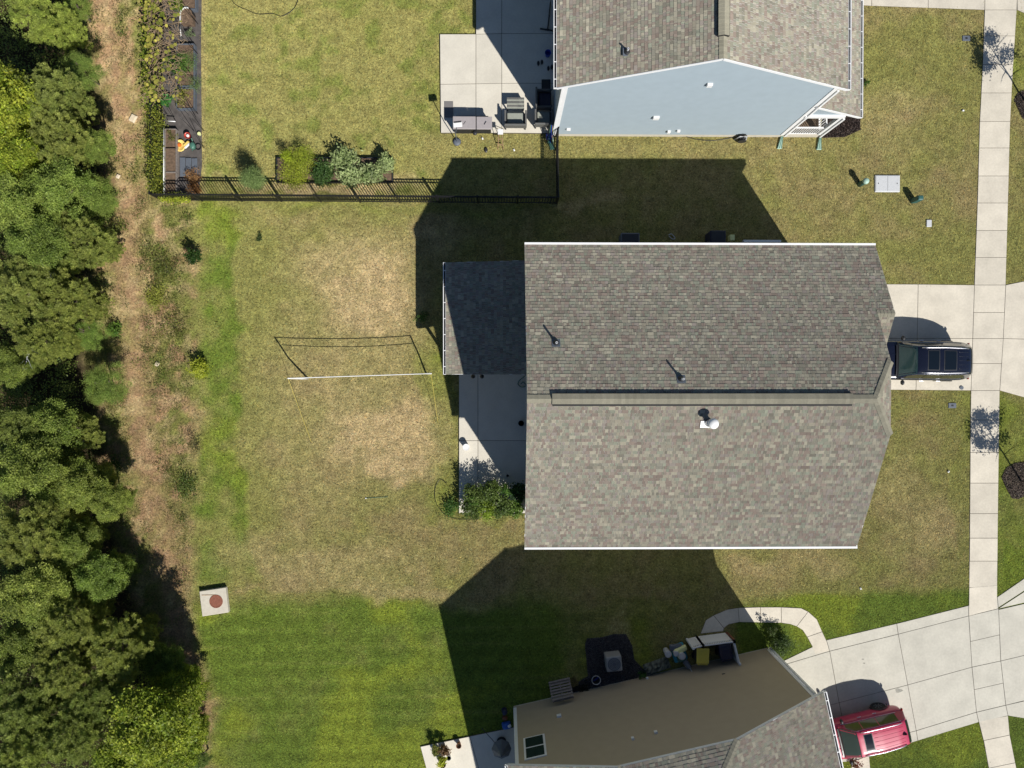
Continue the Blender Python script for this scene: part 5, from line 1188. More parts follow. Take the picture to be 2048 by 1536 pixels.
garden_fol(355, 8, 16, 1.0, srgb(130, 160, 50)[:3], srgb(160, 184, 64)[:3], 'lime green plant at the top edge beside the bed', n=600, leaf=.1)
# garden clutter
bpn = P(375, 330, .06)
t = thing('plank_sheets', 'slate grey plastic planks lying on the weed cloth', 'planks', (bpn.x, bpn.y, .02))
for k in range(3): MB().box((-.24 + k * .30, -.1 - k * .02, .04), (.27, .95, .04), rz=.01 * k).build('plank', M['slate'], t, bevel=.008)
p = P(365, 291, .1); t = thing('yellow_tray', 'yellow and white garden caddy lying on the weed cloth', 'tray', p)
MB().lathe((-.12, 0, -.08), [(.20, 0), (.26, .05), (.27, .1), (.22, .1), (.17, .04)], 14, sy=1.15).build('pan', M['yellow'], t, smooth=True)
MB().box((.22, .06, .02), (.42, .20, .14), rz=.75, taper=.8).build('spout', M['yellow'], t, bevel=.04)
MB().box((.27, -.03, .06), (.36, .09, .1), rz=.75).build('handle', M['white2'], t, bevel=.03)
MB().lathe((-.14, .02, .0), [(.10, 0), (.08, .06), (.02, .07)], 12).build('contents', M['orange'], t)
p = P(376, 272, .15); t = thing('red_bucket', 'small red and white bucket beside the stakes', 'bucket', (p.x, p.y, .02))
MB().lathe((0, 0, 0), [(.11, 0), (.15, .24), (.16, .25), (.13, .25), (.1, .06)], 16).build('pail', M['red_pl'], t, smooth=True); MB().lathe((.05, -.03, .15), [(.06, 0), (.075, .14), (.05, .15)], 12).build('lid', M['white2'], t)
p = P(386, 292, .15); t = thing('watering_can', 'dark green watering can between the yellow caddy and the tyre ring', 'watering can', (p.x, p.y, .02))
MB().lathe((0, 0, 0), [(.12, 0), (.13, .25), (.07, .29)], 16, sy=1.4).build('body', M['green_pl'], t, smooth=True); MB().tube([(0, .1, .08), (.0, .34, .30)], [.03, .02], 8).build('spout', M['green_pl'], t)
MB().tube([(0, -.14, .08), (0, -.26, .2), (0, -.12, .3)], .014, 6).build('handle', M['green_pl'], t)
p = P(396, 293, .1); t = thing('hoop', 'black ring lying at the lawn edge of the garden', 'ring', (p.x, p.y, .05))
MB().tube([(.13 * math.cos(a), .15 * math.sin(a), .02) for a in np.linspace(0, 2 * math.pi, 20)], .02, 6).build('ring', M['black'], t)
p = P(399, 268, .1); t = thing('yellow_pot', 'tiny pale yellow pot at the lawn edge', 'pot', (p.x, p.y, .02)); MB().lathe((0, 0, 0), [(.06, 0), (.09, .14), (.07, .14)], 12).build('pot', M['pale_yellow'], t)
t = plant(386, 352, 18, .35, 0, srgb(150, 110, 70)[:3], srgb(176, 138, 92)[:3], 'brown withered plant at the fence next to the planks', n=700, name='withered_plant', cat='plant', leaf=.10, asp=.25)
t = plant(388, 380, 16, .2, 0, srgb(160, 112, 66)[:3], srgb(180, 138, 88)[:3], 'heap of brown straw against the long fence', n=700, name='straw_heap', cat='straw', leaf=.14, asp=.12)
for x, y, s, lb in ((267, 237, .2, 'flat pale stone on the trail beside the vine fence'), (237, 353, .11, 'small pale stone at the edge of the trail lower down'), (195, 592, .10, 'small white stone at the wood edge near olive conifers'), (315, 728, .12, 'grey stone in the weeds left of the lawn shrub')):
    p = P(x, y); t = MB().box((0, 0, .05), (s * 1.7, s * 2.1, .10), rz=-.5, taper=.8).build('stone', M['stone'], bevel=.03); t.location = p; tag(t, lb, 'stone')

# ------------------------------------------------------------------ drain box, utility boxes
p = [P(398.5, 1183, .22), P(451, 1175, .22), P(457, 1225, .22), P(404.5, 1233, .22)]; ce = sum(p, Vector()) / 4
t = thing('drain_box', 'square concrete drain box with a rusty round lid on the green lawn', 'drain box', (ce.x, ce.y, 0))
MB().prism([(v - ce)[:2] for v in p], -.05, .22).build('concrete_slab', M['foundation'], t, bevel=.02)
lc = P(432, 1203, .24) - ce
MB().lathe((lc.x, lc.y, .21), [(.335, 0), (.335, .025), (.30, .03), (.29, .018), (.0, .018)], 40).build('lid', M['rust'], t)
MB().bar((lc.x - .72, lc.y + .32, .225), (lc.x - .0, lc.y + .33, .225), .03, .012).build('stick', M['wood'], t)
p = P(1775, 367, .06); t = thing('utility_vault', 'pale rectangular utility vault lid in the front lawn', 'utility lid', (p.x, p.y, 0))
MB().box((0, 0, .02), (1.28, .86, .1)).build('frame', M['concrete_old'] if False else M['lid_grey'], t, bevel=.03)
for k in (-1, 1):
    l_ = MB().box((k * .305, 0, .078), (.60, .78, .02)).build('lid', M['lid_grey'], t, bevel=.01)
    MB().box((k * .48, 0, .0895), (.04, .06, .006)).build('lift_hole', M['dark'], l_)
p = P(1719, 369); t = thing('cable_pedestal', 'round green pedestal with a white cap in the front lawn', 'pedestal', p)
MB().lathe((0, 0, 0), [(.13, -.05), (.13, .55), (.11, .60)], 20).build('post', M['teal'], t, smooth=True); MB().lathe((0, 0, .58), [(.15, 0), (.155, .08), (.12, .16), (.03, .18)], 20).build('cap', M['pale_green'], t, smooth=True)
p = P(1826, 402); t = thing('cable_pedestal', 'square teal pedestal in the front lawn right of the vault lid', 'pedestal', p)
MB().box((0, 0, .32), (.30, .26, .64), taper=.92).build('cabinet', M['teal'], t, bevel=.04); MB().box((.0, 0, .66), (.31, .27, .10), taper=.85).build('cap', M['teal'], t, bevel=.05)
p = P(1857, 447); t = thing('marker_stone', 'small grey concrete marker in the front lawn', 'marker', p); MB().box((0, 0, .03), (.26, .36, .08)).build('block', M['lid_grey'], t, bevel=.02)
for x, y, lb in ((1932, 77, 'dark valve lid in the lawn near the top sidewalk'), (1904, 811, 'dark valve lid in the lawn below the navy car')):
    t = thing('valve_lid', lb, 'valve lid', P(x, y)); MB().box((0, 0, .01), (.40, .26, .06)).build('lid', M['slate'], t, bevel=.01); MB().box((0, 0, .045), (.1, .08, .015)).build('latch', M['dark'], t)
p = P(1922, 775.5); t = thing('cleanout_cap', 'small round metal cap set in the driveway edge', 'cap', (p.x, p.y, .046)); MB().lathe((0, 0, 0), [(.10, 0), (.10, .012), (.05, .016)], 20).build('cap', M['slate'], t)

# ------------------------------------------------------------------ volleyball net
def gp(px, py, z, base=None): return P(px, py, z)
tL, tR = P(576, 756.5, 2.3), P(862, 747, 2.15); bL, bR = P(616, 757), P(852, 747)
vn = thing('volleyball_net', 'volleyball net between two white poles on the dry lawn', 'volleyball net', (bL + bR) / 2); o0 = Vector(vn.location)
for a, b, mids in ((bL, tL, (.25, .1)), (bR, tR, (-.05, .1))):
    m_ = a.lerp(b, .5) + Vector((mids[0] * -.6, 0, .0)); MB().tube([a - o0, a.lerp(m_, .5) - o0, m_ - o0, m_.lerp(b, .55) - o0 + Vector((0, 0, .02)), b - o0], [.045, .045, .04, .035, .035], 8).build('pole', M['white2'], vn, smooth=True)
def sag(a, b, s, n=14): return [a.lerp(b, i / n) - Vector((0, 0, s * 4 * (i / n) * (1 - i / n))) for i in range(n + 1)]
topl = [v - o0 for v in sag(tL, tR, .12)]
dL = tL + Vector((.12, 0, -.42)); dR = tR + Vector((-.06, 0, -.42)); botl = [v - o0 for v in sag(dL, dR, .16)]
MB().tube(topl, .020, 6).build('top_cord', M['white2'], vn); MB().tube(botl, .016, 6).build('bottom_cord', M['dark'], vn)
nm = MB()
for i in range(57):
    f = i / 56 * 14; k = min(int(f), 13); fr = f - k; nm.bar(topl[k].lerp(topl[k + 1], fr), botl[k].lerp(botl[k + 1], fr), .002, .002)
for q in (.25, .5, .75): nm.tube([a.lerp(b, q) for a, b in zip(topl, botl)], .0015, 3, cap=False)
o = nm.build('netting', M['white2'], vn); o['kind'] = 'stuff'
for tp_, g in ((tL, P(623, 885)), (tR, P(876, 846))): 
    MB().tube([tp_ - o0, g - o0], .007, 5).build('guy_rope', M['rope'], vn); MB().tube([g - o0, g - o0 + Vector((0, 0, .06))], .012, 5).build('peg', M['dark'], vn)
a, b = P(732, 996.5, .03), P(776, 993.5, .03)
t = thing('garden_stake', 'thin green stake with a white tip lying on the lawn', 'stake', a); MB().tube([(0, 0, 0), b - a], .012, 6).build('rod', M['green_pl'], t); MB().lathe((0, 0, -.02), [(.03, 0), (.03, .05)], 10).build('tip', M['white2'], t)
def cable(name, label, pts, r, m, cat, z=.02):
    t = thing(name, label, cat, P(*pts[0])); o0 = Vector(t.location)
    P_ = [P(x, y, z) - o0 for x, y in pts]; sm_ = []
    for i in range(len(P_) - 1):
        p0, p1, p2, p3 = P_[max(i - 1, 0)], P_[i], P_[i + 1], P_[min(i + 2, len(P_) - 1)]
        for k in range(6):
            s = k / 6; sm_.append(.5 * ((2 * p1) + (p2 - p0) * s + (2 * p0 - 5 * p1 + 4 * p2 - p3) * s * s + (3 * p1 - p0 - 3 * p2 + p3) * s ** 3))
    sm_.append(P_[-1]); MB().tube(sm_, r, 6).build('cord', M[m], t, smooth=True); return t
cable('garden_hose', 'thin black hose looping over the lawn at the top edge', [(452, -20), (470, 8), (495, 20), (515, 28), (545, 27), (565, 32), (590, 14), (600, -20)], .016, 'black', 'hose')
cable('garden_hose', 'black hose looping from the weeds at the patio corner', [(893, 967), (880, 959), (870, 978), (872, 1005), (888, 1028), (905, 1036), (925, 1039), (955, 1038), (968, 1030)], .012, 'black', 'hose', .04)
# debris
for x, y, lb in ((1721, 1177, 'crumpled white scrap on the grass above the slanting driveway'), (1926, 221, 'small white scrap on the lawn left of the top sidewalk'), (1897, 943, 'small white scrap on the lawn below the valve lid'),
                 (965, 277, 'tiny white scrap on the grass below the grill'), (1028, 300, 'tiny white scrap in the grass left of the short fence'), (341, 1352, 'white scrap at the edge of the wood')):
    t = MB().box((0, 0, .03), (.13, .09, .05), rz=x % 3, taper=.5).build('paper_scrap', M['white2'], bevel=.01); t.location = P(x, y, .03); tag(t, lb, 'litter', 'white scraps on the grass')
t = MB().lathe((0, 0, 0), [(.06, -.02), (.09, .02), (.05, .06)], 8, sy=1.6).build('old_shoe', M['dark']); t.location = P(972, 300, .03); tag(t, 'small black object lying in the grass below the grill', 'litter')

# ------------------------------------------------------------------ main patio objects
ZP = .085
def pot(px, py, r, h, m, label, cat='pot', fill='soil', z=ZP, group=None, name='plant_pot', loc=None):
    p = loc or P(px, py, z); t = thing(name, label, cat, (p.x, p.y, z), group=group)
    MB().lathe((0, 0, 0), [(r * .7, 0), (r, h), (r * 1.06, h), (r * 1.06, h - .03), (r * .9, h - .03), (r * .88, h - .05)], 22).build('pot', M[m], t, smooth=False)
    MB().lathe((0, 0, h - .06), [(r * .86, 0), (r * .86, .01)], 18).build('soil', M[fill], t); return t
t = thing('bucket', 'white bucket standing in the sunlit corner of the patio', 'bucket', P(933, 893, ZP))
MB().lathe((0, 0, 0), [(.13, 0), (.16, .34), (.17, .35), (.15, .35), (.12, .05), (.0, .05)], 24).build('pail', M['white2'], t); MB().lathe((.0, 0, .33), [(.155, 0), (.155, .012)], 20).build('lid', M['white2'], t)
pot(1042, 846, .14, .28, 'dark', 'dark pot against the wall in the shaded patio'); pot(1015, 951, .06, .1, 'dark', 'tiny dark pot in the middle of the shaded patio')
POTS = [(952, 985, .16, .35, 'dark'), (985, 978, .17, .35, 'terracotta'), (1037, 980, .22, .42, 'dark'), (945, 1010, .15, .3, 'terracotta'), (975, 1012, .17, .3, 'dark'), (1005, 1008, .16, .32, 'terracotta'), (1030, 1013, .14, .28, 'dark')]
LBP = ['leftmost tree leaved pot plant behind the corner of the patio', 'pot plant behind the front row, second from the left', 'pot plant in the dark corner against the house wall', 'pot plant in the lower left corner of the patio', 'bright lime pot plant at the middle of the patio edge', 'pot plant right of the lime one at the patio edge', 'rightmost pot plant at the patio edge']
FOL = [(950, 985, 26, 1.15, srgb(78, 100, 46), srgb(118, 136, 66)), (985, 972, 22, 1.2, srgb(78, 100, 46), srgb(118, 138, 66)), (1034, 985, 20, .7, srgb(44, 74, 40), srgb(70, 100, 50)), (950, 1010, 26, .9, srgb(72, 94, 44), srgb(110, 128, 62)),
       (977, 1008, 24, .8, srgb(122, 148, 50), srgb(156, 176, 66)), (1008, 995, 26, 1.0, srgb(76, 98, 46), srgb(114, 134, 66)), (1028, 1012, 18, .7, srgb(90, 122, 50), srgb(130, 156, 70))]
for (x, y, r, h, m), lb, f in zip(POTS, LBP, FOL):
    p = P(x, y, ZP); pot(x, y, r, h, m, lb.replace('pot plant', 'plant pot') + ', holding its plant', 'pot', name='plant_pot')
    plant(0, 0, 0, f[3], 0, f[4][:3], f[5][:3], lb.replace('tree leaved ', ''), name='potted_plant', cat='plant', n=1350, leaf=.12, asp=.45, loc=(p.x, p.y, ZP + h - .1), rr=f[2] / 41, seed=int(x))
for k, (x, y, r, h) in enumerate(((935, 980, 15, 1.5), (1000, 962, 16, 1.5))):
    p = P(x + 12, y + 14, ZP); plant(0, 0, 0, h, 0, srgb(70, 106, 44)[:3], srgb(112, 146, 60)[:3], ('tall thin patio tree at the left of the pots', 'tall thin patio tree at the right of the pots')[k], name='potted_plant', cat='plant', n=700, leaf=.09, loc=(p.x, p.y, ZP), rr=.34, seed=k + 90)
for x, y, lb in ((946, 753, 'left black lamp head under the porch roof edge'), (964, 753, 'right black lamp head under the porch roof edge')):
    t = thing('spot_lamp', lb, 'lamp', P(x, y, 2.2)); MB().lathe((0, 0, 0), [(.03, .1), (.09, .0), (.1, -.06), (.07, -.07)], 14).build('shade', M['black'], t, smooth=True)
    MB().tube([(0, 0, .08), ((955 - x) * .012, .12, .28)], .012, 6).build('arm', M['black'], t)
cable('garden_hose', 'green hose coiled on the patio at the house wall', [(1050, 752), (1040, 760), (1036, 768), (1043, 774), (1052, 771), (1046, 764), (1042, 768)], .02, 'green_pl', 'hose', ZP + .03)
# behind the top eave: meters and tools against the house wall
for x, y, sx, sy, h, m, nm, lb, cat in ((1261, 486, .9, .9, .9, 'slate', 'air_conditioner', 'air conditioner just peeping out above the top gutter', 'air conditioner'),
                                        (1437, 478, .75, .75, 1.05, 'navy_pl', 'bin', 'dark bin in the shade above the top gutter', 'bin'), (1465, 477, .25, .3, .4, 'pale_yellow', 'bag', 'pale bag beside the dark bin above the top gutter', 'bag')):
    p = P(x, y, h); t = thing(nm, lb, cat, (p.x, p.y + .05, 0)); MB().box((0, 0, h * .48), (sx, sy, h * .95), taper=1.03).build('casing', M[m], t, bevel=.04)
    MB().box((0, 0, h * .97), (sx * .92, sy * .92, .05)).build('top', M['dark' if m != 'pale_yellow' else m], t, bevel=.015)
t = thing('mattress_board', 'long white panel lying against the wall above the top gutter', 'panel', (P(1525, 484, .9).x, P(1525, 482, .9).y, 0))
MB().box((0, -.08, .45), (1.9, .08, .9), rx=-.25).build('panel', M['lid_grey'], t, bevel=.02); MB().box((0, .0, .88), (1.85, .10, .03)).build('lip', M['white2'], t)
cable('hose_loop', 'small loop of hose on the shaded grass above the top gutter', [(1337, 470), (1343, 468), (1350, 476), (1345, 478), (1338, 472)], .02, 'lid_grey', 'hose', .03)

# ------------------------------------------------------------------ blue house patio
ZB = .105
p = [P(904, 233, .95), P(984, 233, .95), P(985, 258, .95), P(905, 258, .95)]; ce = sum(p, Vector()) / 4; gw = (p[1] - p[0]).length; gd_ = (p[0] - p[3]).length
t = thing('griddle_cart', 'large grey lidded grill cart on the sunlit patio', 'grill', (ce.x, ce.y, ZB))
MB().box((0, 0, .42), (gw * .93, gd_ * .9, .62)).build('cabinet', M['dark'], t, bevel=.02)
MB().box((-gw * .2, 0, .82), (gw * .57, gd_, .12)).build('lid', M['grill_lid'], t, bevel=.02); MB().box((gw * .3, 0, .80), (gw * .39, gd_, .10)).build('lid', M['grill_lid'], t, bevel=.02)
for k in (-.35, -.22, .3): MB().tube([(gw * k, -.1, .885), (gw * k + .1, .06, .885)], .012, 5).build('handle', M['dark'], t)
MB().lathe((gw * .06, -gd_ * .62, .5), [(.10, -.06), (.11, .0), (.10, .06), (.04, .07)], 16).build('gas_knob', M['dark'], t, smooth=True)
MB().bar((-gw * .4, gd_ * .56, .78), (gw * .4, gd_ * .56, .78), .03, .03).build('rail', M['dark'], t)
for sx in (-1, 1):
    for sy in (-1, 1): MB().lathe((sx * gw * .4, sy * gd_ * .36, .07), [(.07, -.03), (.07, .03)], 14, axis='Y').build('wheel', M['rubber'], t)
p = P(897.5, 219, ZB); t = MB().box((0, 0, .01), (.44, .80, .02)).build('door_mat', M['mat_grey'], bevel=.005); t.location = (p.x, p.y, ZB); tag(t, 'grey mat lying on the patio beside the grill', 'mat')
pb = P(914, 284); tp_ = P(914, 249, 2.4)
t = thing('bird_feeder', 'thin leaning pole with a white flat top beside the grill', 'feeder pole', pb)
MB().tube([(0, 0, 0), (.0, .01, 1.2), tp_ - pb], .022, 8).build('pole', M['slate'], t); MB().lathe((0, 0, 0), [(.20, 0), (.20, .06), (.1, .1)], 18).build('base', M['slate'], t, smooth=True)
q = tp_ - pb; MB().box((q.x + .03, q.y, 2.4), (.42, .24, .05), rz=.12).build('tray', M['white2'], t, bevel=.02); MB().box((q.x + .03, q.y + .1, 2.46), (.36, .05, .1), rz=.12).build('back_plate', M['dark'], t)
p0 = P(1001, 297)
t = thing('wooden_ladder', 'small wooden frame ladder standing at the patio edge', 'ladder', p0)
for k in (-1, 1): MB().tube([(k * .14, -.05, 0), (k * .08, .55, .75)], .017, 6).build('leg', M['wood'], t); MB().tube([(k * .14, .95, 0.1), (k * .08, .56, .75)], .015, 6).build('leg', M['greywood'], t)
for z in (.2, .45, .7): MB().bar((-.12, .8 * z - .04, z), (.12, .8 * z - .04, z), .05, .02).build('rung', M['wood'], t)
MB().box((0, .58, .76), (.26, .26, .03)).build('shelf', M['white2'], t, bevel=.01)
def wicker_chair(label, px, py, rz, cush='cushion', w=.86, d=.8):
    p = P(px, py, .45); t = thing('patio_chair', label, 'chair', (p.x, p.y, ZB), rz, 'grey wicker chairs on the patio of the blue house')
    MB().box((0, 0, .27), (w - .12, d - .1, .12)).build('seat', M['wicker'], t, bevel=.02); MB().box((0, .03, .38), (w - .26, d - .2, .12)).build('cushion', M[cush], t, bevel=.04)
    MB().box((0, -d / 2 + .03, .56), (w, .09, .62), rx=.12).build('backrest', M['wicker'], t, bevel=.02)
    for k in (-1, 1):
        MB().box((k * (w / 2 - .04), .02, .60), (.085, d - .05, .05)).build('armrest', M['wicker'], t, bevel=.01); MB().box((k * (w / 2 - .04), 0, .38), (.06, d - .1, .4)).build('side_panel', M['wicker'], t)
        for y in (-d / 2 + .06, d / 2 - .06): MB().box((k * (w / 2 - .06), y, .1), (.06, .06, .2)).build('leg', M['dark'], t)
    return t
wicker_chair('wicker chair facing the slatted bench on the sunlit patio', 1031, 240, 0, w=1.1)
wicker_chair('wicker chair half in sunlight against the blue house', 1087, 238, R(0), w=.9)
wicker_chair('wicker chair in full shade nearest the blue house', 1088, 200, R(-90), w=.9, cush='navy_pl')
p = P(1031, 207, .5); t = thing('slatted_bench', 'grey slatted bench table facing the wicker chair', 'bench', (p.x, p.y, ZB))
for k in range(6): MB().box((0, -.23 + k * .093, .45), (.86, .08, .03)).build('slat', M['wicker'] if k % 2 else M['cushion'], t, bevel=.005)
for sx in (-.4, .4):
    for sy in (-.2, .2): MB().box((sx, sy, .22), (.06, .06, .44)).build('leg', M['dark'], t)
    MB().bar((sx, -.25, .40), (sx, .25, .40), .05, .06).build('side_rail', M['wicker'], t)
p = P(1096, 107, .3); t = thing('bucket', 'blue bucket in the shade of the blue house', 'bucket', (p.x, p.y, ZB)); MB().lathe((0, 0, 0), [(.12, 0), (.16, .3), (.165, .3), (.14, .28), (.12, .04), (0, .04)], 20).build('pail', M['blue_pl'], t)
for k, (x, y) in enumerate(((1080, 126), (1100, 136))):
    t = thing('shoe_pair', ('pair of dark shoes in the shade left of the other shoes', 'scattered dark shoes nearest the blue house wall')[k], 'shoes', P(x, y, ZB))
    for j in (-1, 1): MB().lathe((j * .09, j * .03, .0), [(.06, 0), (.065, .05), (.04, .09), (.02, .1)], 12, sy=1.9).build('shoe', M['black'], t, smooth=True)
p = P(1092, 175, ZB); t = MB().box((0, 0, .01), (.45, .8, .02)).build('door_mat', M['dark']); t.location = (p.x, p.y, ZB); tag(t, 'dark mat in the shade above the wicker chairs', 'mat')
pb = P(1095, 60, ZB); t = thing('metal_stand', 'tall black stand with crossed feet in the shade at the top edge', 'stand', pb)
MB().bar((-.38, .05, .03), (.32, -.05, .03), .06, .05).build('foot', M['black'], t); MB().bar((0, 0, .03), (.14, 1.35, .06), .05, .05).build('foot', M['black'], t)
MB().tube([(0, 0, 0), (.0, .02, 1.4)], .03, 8).build('upright', M['black'], t); MB().tube([(0, .02, 1.38), (.1, 1.1, 1.5)], .018, 6).build('arm', M['black'], t)
# hose reel and hose by the blue wall
p = P(1484, 274, .3); t = thing('hose_reel', 'black hose reel on the grass at the foot of the blue wall', 'hose reel', (p.x, p.y - .05, 0))
for k in range(5): MB().tube([((.16 + .02 * k) * math.cos(a), -.12 + .05 * k, .28 + (.16 + .02 * k) * math.sin(a)) for a in np.linspace(0, 2 * math.pi, 18)], .02, 6).build('hose_coil', M['black'], t)
for k in (-1, 1): MB().lathe((0, k * .17, .28), [(.22, -.01), (.22, .01)], 18, axis='Y').build('reel_side', M['dark'], t); MB().bar((k * .18, 0, 0), (k * .05, 0, .5), .03, .3).build('frame', M['lid_grey'], t)
cable('garden_hose', 'black hose running along the foot of the blue wall to the reel', [(1357, 263), (1370, 272), (1395, 279), (1425, 281), (1455, 277), (1478, 270)], .014, 'black', 'hose', .03)
# tools by the corner of the short fence
t = thing('tool_bundle', 'bundle of blue and green garden tools leaning in the fence corner', 'tools', P(1098, 275))
for k, (x, m) in enumerate(((-.15, 'black'), (-.05, 'green_pl'), (.05, 'blue_pl'), (.14, 'wood'), (.2, 'pale_green'))):
    MB().tube([(x, -.3, .02), (x * .5 + .02, .15, 1.35)], .018, 6).build('handle', M[m], t)
MB().box((0, -.05, .25), (.34, .26, .3)).build('tote', M['blue_pl'], t, bevel=.03); MB().box((.12, -.38, .05), (.22, .5, .06), rz=.2).build('spade', M['green_pl'], t, bevel=.02)

# ------------------------------------------------------------------ clutter along the tan wall
p = [P(1231, 1320, .85)]
ac_p = P(1233, 1333, .85); t = thing('air_conditioner', 'grey air conditioner with round fan grille on the dark gravel', 'air conditioner', (P(1226, 1322, .4).x, P(1226, 1322, .4).y, .03)); t.rotation_euler = (0, 0, rzT - .12)
MB().box((0, 0, .40), (.78, .76, .74)).build('casing', M['ac'], t, bevel=.05)
for k in range(9): MB().box((-.32 + k * .08, .385, .38), (.03, .02, .6)).build('louvre', M['ac'], t)
g = MB().lathe((0, 0, .775), [(.33, 0), (.33, .012), (.27, .02), (.26, .01), (0, .01)], 28).build('fan_shroud', M['fan'], t)
for k in range(4): MB().bar((.05 * math.cos(k * 1.57), .05 * math.sin(k * 1.57), .795), (.25 * math.cos(k * 1.57 + .3), .25 * math.sin(k * 1.57 + .3), .795), .10, .008).build('blade', M['slate'], g)
for r_ in (.12, .19, .25): MB().tube([(r_ * math.cos(a), r_ * math.sin(a), .81) for a in np.linspace(0, 2 * math.pi, 24)], .004, 4).build('guard_ring', M['ac'], g)
t = thing('pot_ring', 'dark pot with a thin white rim beside the air conditioner', 'pot', P(1191, 1356, 0)); MB().lathe((0, 0, 0), [(.18, 0), (.22, .26), (.20, .26), (.16, .05), (0, .05)], 24).build('pot', M['dark'], t)
MB().tube([(.22 * math.cos(a), .22 * math.sin(a), .27) for a in np.linspace(0, 2 * math.pi, 28)], .014, 6).build('rim', M['white2'], t); MB().bar((-.1, -.1, .1), (.12, .1, .16), .05, .02).build('shard', M['blue_pl'], t)
# leaning pallet
a = P(1118, 1360); t = thing('wooden_pallet', 'weathered wooden pallet leaning against the tan wall', 'pallet', a, rzT)
tilt = R(62)
def lean(x, s, o=0): return (x, -s * math.cos(tilt) + o * math.sin(tilt), s * math.sin(tilt) + o * math.cos(tilt))
for k in range(7): MB().bar(lean(-.55, .08 + k * .17, .06), lean(.55, .08 + k * .17, .06), .10, .02, up=lean(0, 0, 1)).build('slat', M['greywood'], t)
for x in (-.5, 0, .5): MB().bar(lean(x, .0, 0), lean(x, 1.2, 0), .05, .09).build('bearer', M['greywood'], t)
for k in (0, 3, 6): MB().bar(lean(-.55, .08 + k * .17, -.06), lean(.55, .08 + k * .17, -.06), .10, .02, up=lean(0, 0, 1)).build('slat', M['greywood'], t)
# white lattice screen
s0, s1, s2 = P(1376, 1290, 0), P(1398, 1284, 0), P(1466, 1276, 0)
q0, q1, q2 = P(1378, 1276, 1.2), P(1459, 1270, 1.2), P(1480, 1326, 1.2)
def screen(label, a, b):
    a = Vector((a.x, a.y, 0)); b = Vector((b.x, b.y, 0)); t = thing('screen_panel', label, 'screen fence', a); d = b - a; L_ = d.length; u = d.normalized()
    nb = int(L_ / .15)
    for k in range(nb): MB().box(u * (k + .5) * L_ / nb + Vector((0, 0, .48)), (L_ / nb - .006, .035, .92), rz=math.atan2(u.y, u.x)).build('board', M['white2'], t)
    MB().bar((0, 0, .96), u * L_ + Vector((0, 0, .96)), .06, .06).build('rail', M['white2'], t); MB().bar((0, 0, 1.22), u * L_ + Vector((0, 0, 1.22)), .06, .05).build('rail', M['white2'], t)
    nbb = int(L_ / .085)
    for k in range(nbb): MB().box(u * (k + .5) * L_ / nbb + Vector((0, 0, 1.09)), (.035, .03, .22), rz=math.atan2(u.y, u.x)).build('lattice_bar', M['white2'], t)
    for p_ in (Vector(), u * L_): MB().box(p_ + Vector((0, 0, .65)), (.10, .10, 1.3)).build('post', M['white2'], t)
    return t
z12 = lambda x, y: P(x, y, 1.2)
cA, cB, cC, cD = z12(1386, 1296), z12(1406, 1291), z12(1468, 1283), z12(1479, 1327)
screen('short white lattice screen panel left of the bins', cA, cB); screen('long white lattice screen panel in front of the bins', cB, cC); screen('white lattice screen panel at the right side of the bins', cC, cD)
t = thing('wood_post', 'reddish wooden beam standing at the corner of the white screen', 'beam', P(1452, 1264)); MB().bar((0, 0, .05), z12(1468, 1279) - P(1452, 1264) , .10, .06).build('beam', M['redwood'], t)
def cart(px, py, rz, m, label, lid):
    p = P(px, py, 1.05); t = thing('wheeled_bin', label, 'bin', (p.x, p.y, .03), rz)
    MB().box((0, 0, .50), (.50, .56, .92), taper=1.18).build('body', M['dark' if m != 'navy_pl' else 'navy_pl'], t, bevel=.03)
    MB().box((0, .03, 1.0), (.64, .78, .07), taper=.94).build('lid', M[lid], t, bevel=.03)
    MB().box((0, .0, 1.05), (.40, .20, .02)).build('lid_panel', M[lid], t, bevel=.01); MB().box((0, .22, 1.05), (.34, .10, .02)).build('lid_panel', M[lid], t, bevel=.01)
    MB().bar((-.26, -.40, .98), (.26, -.40, .98), .035, .035).build('handle', M[lid], t)
    for k in (-1, 1):
        MB().bar((k * .2, -.32, .98), (k * .2, -.42, .98), .04, .04).build('hinge', M[lid], t); MB().lathe((k * .27, -.26, .13), [(.13, -.03), (.13, .03)], 16, axis='X').build('wheel', M['rubber'], t)
    return t
cart(1406, 1314, R(-1), 'dark', 'dark wheeled bin with a yellow lid beside the tan wall', 'cart_yellow'); cart(1452, 1306, R(10), 'navy_pl', 'navy blue wheeled bin right of the yellow lidded one', 'navy_pl')
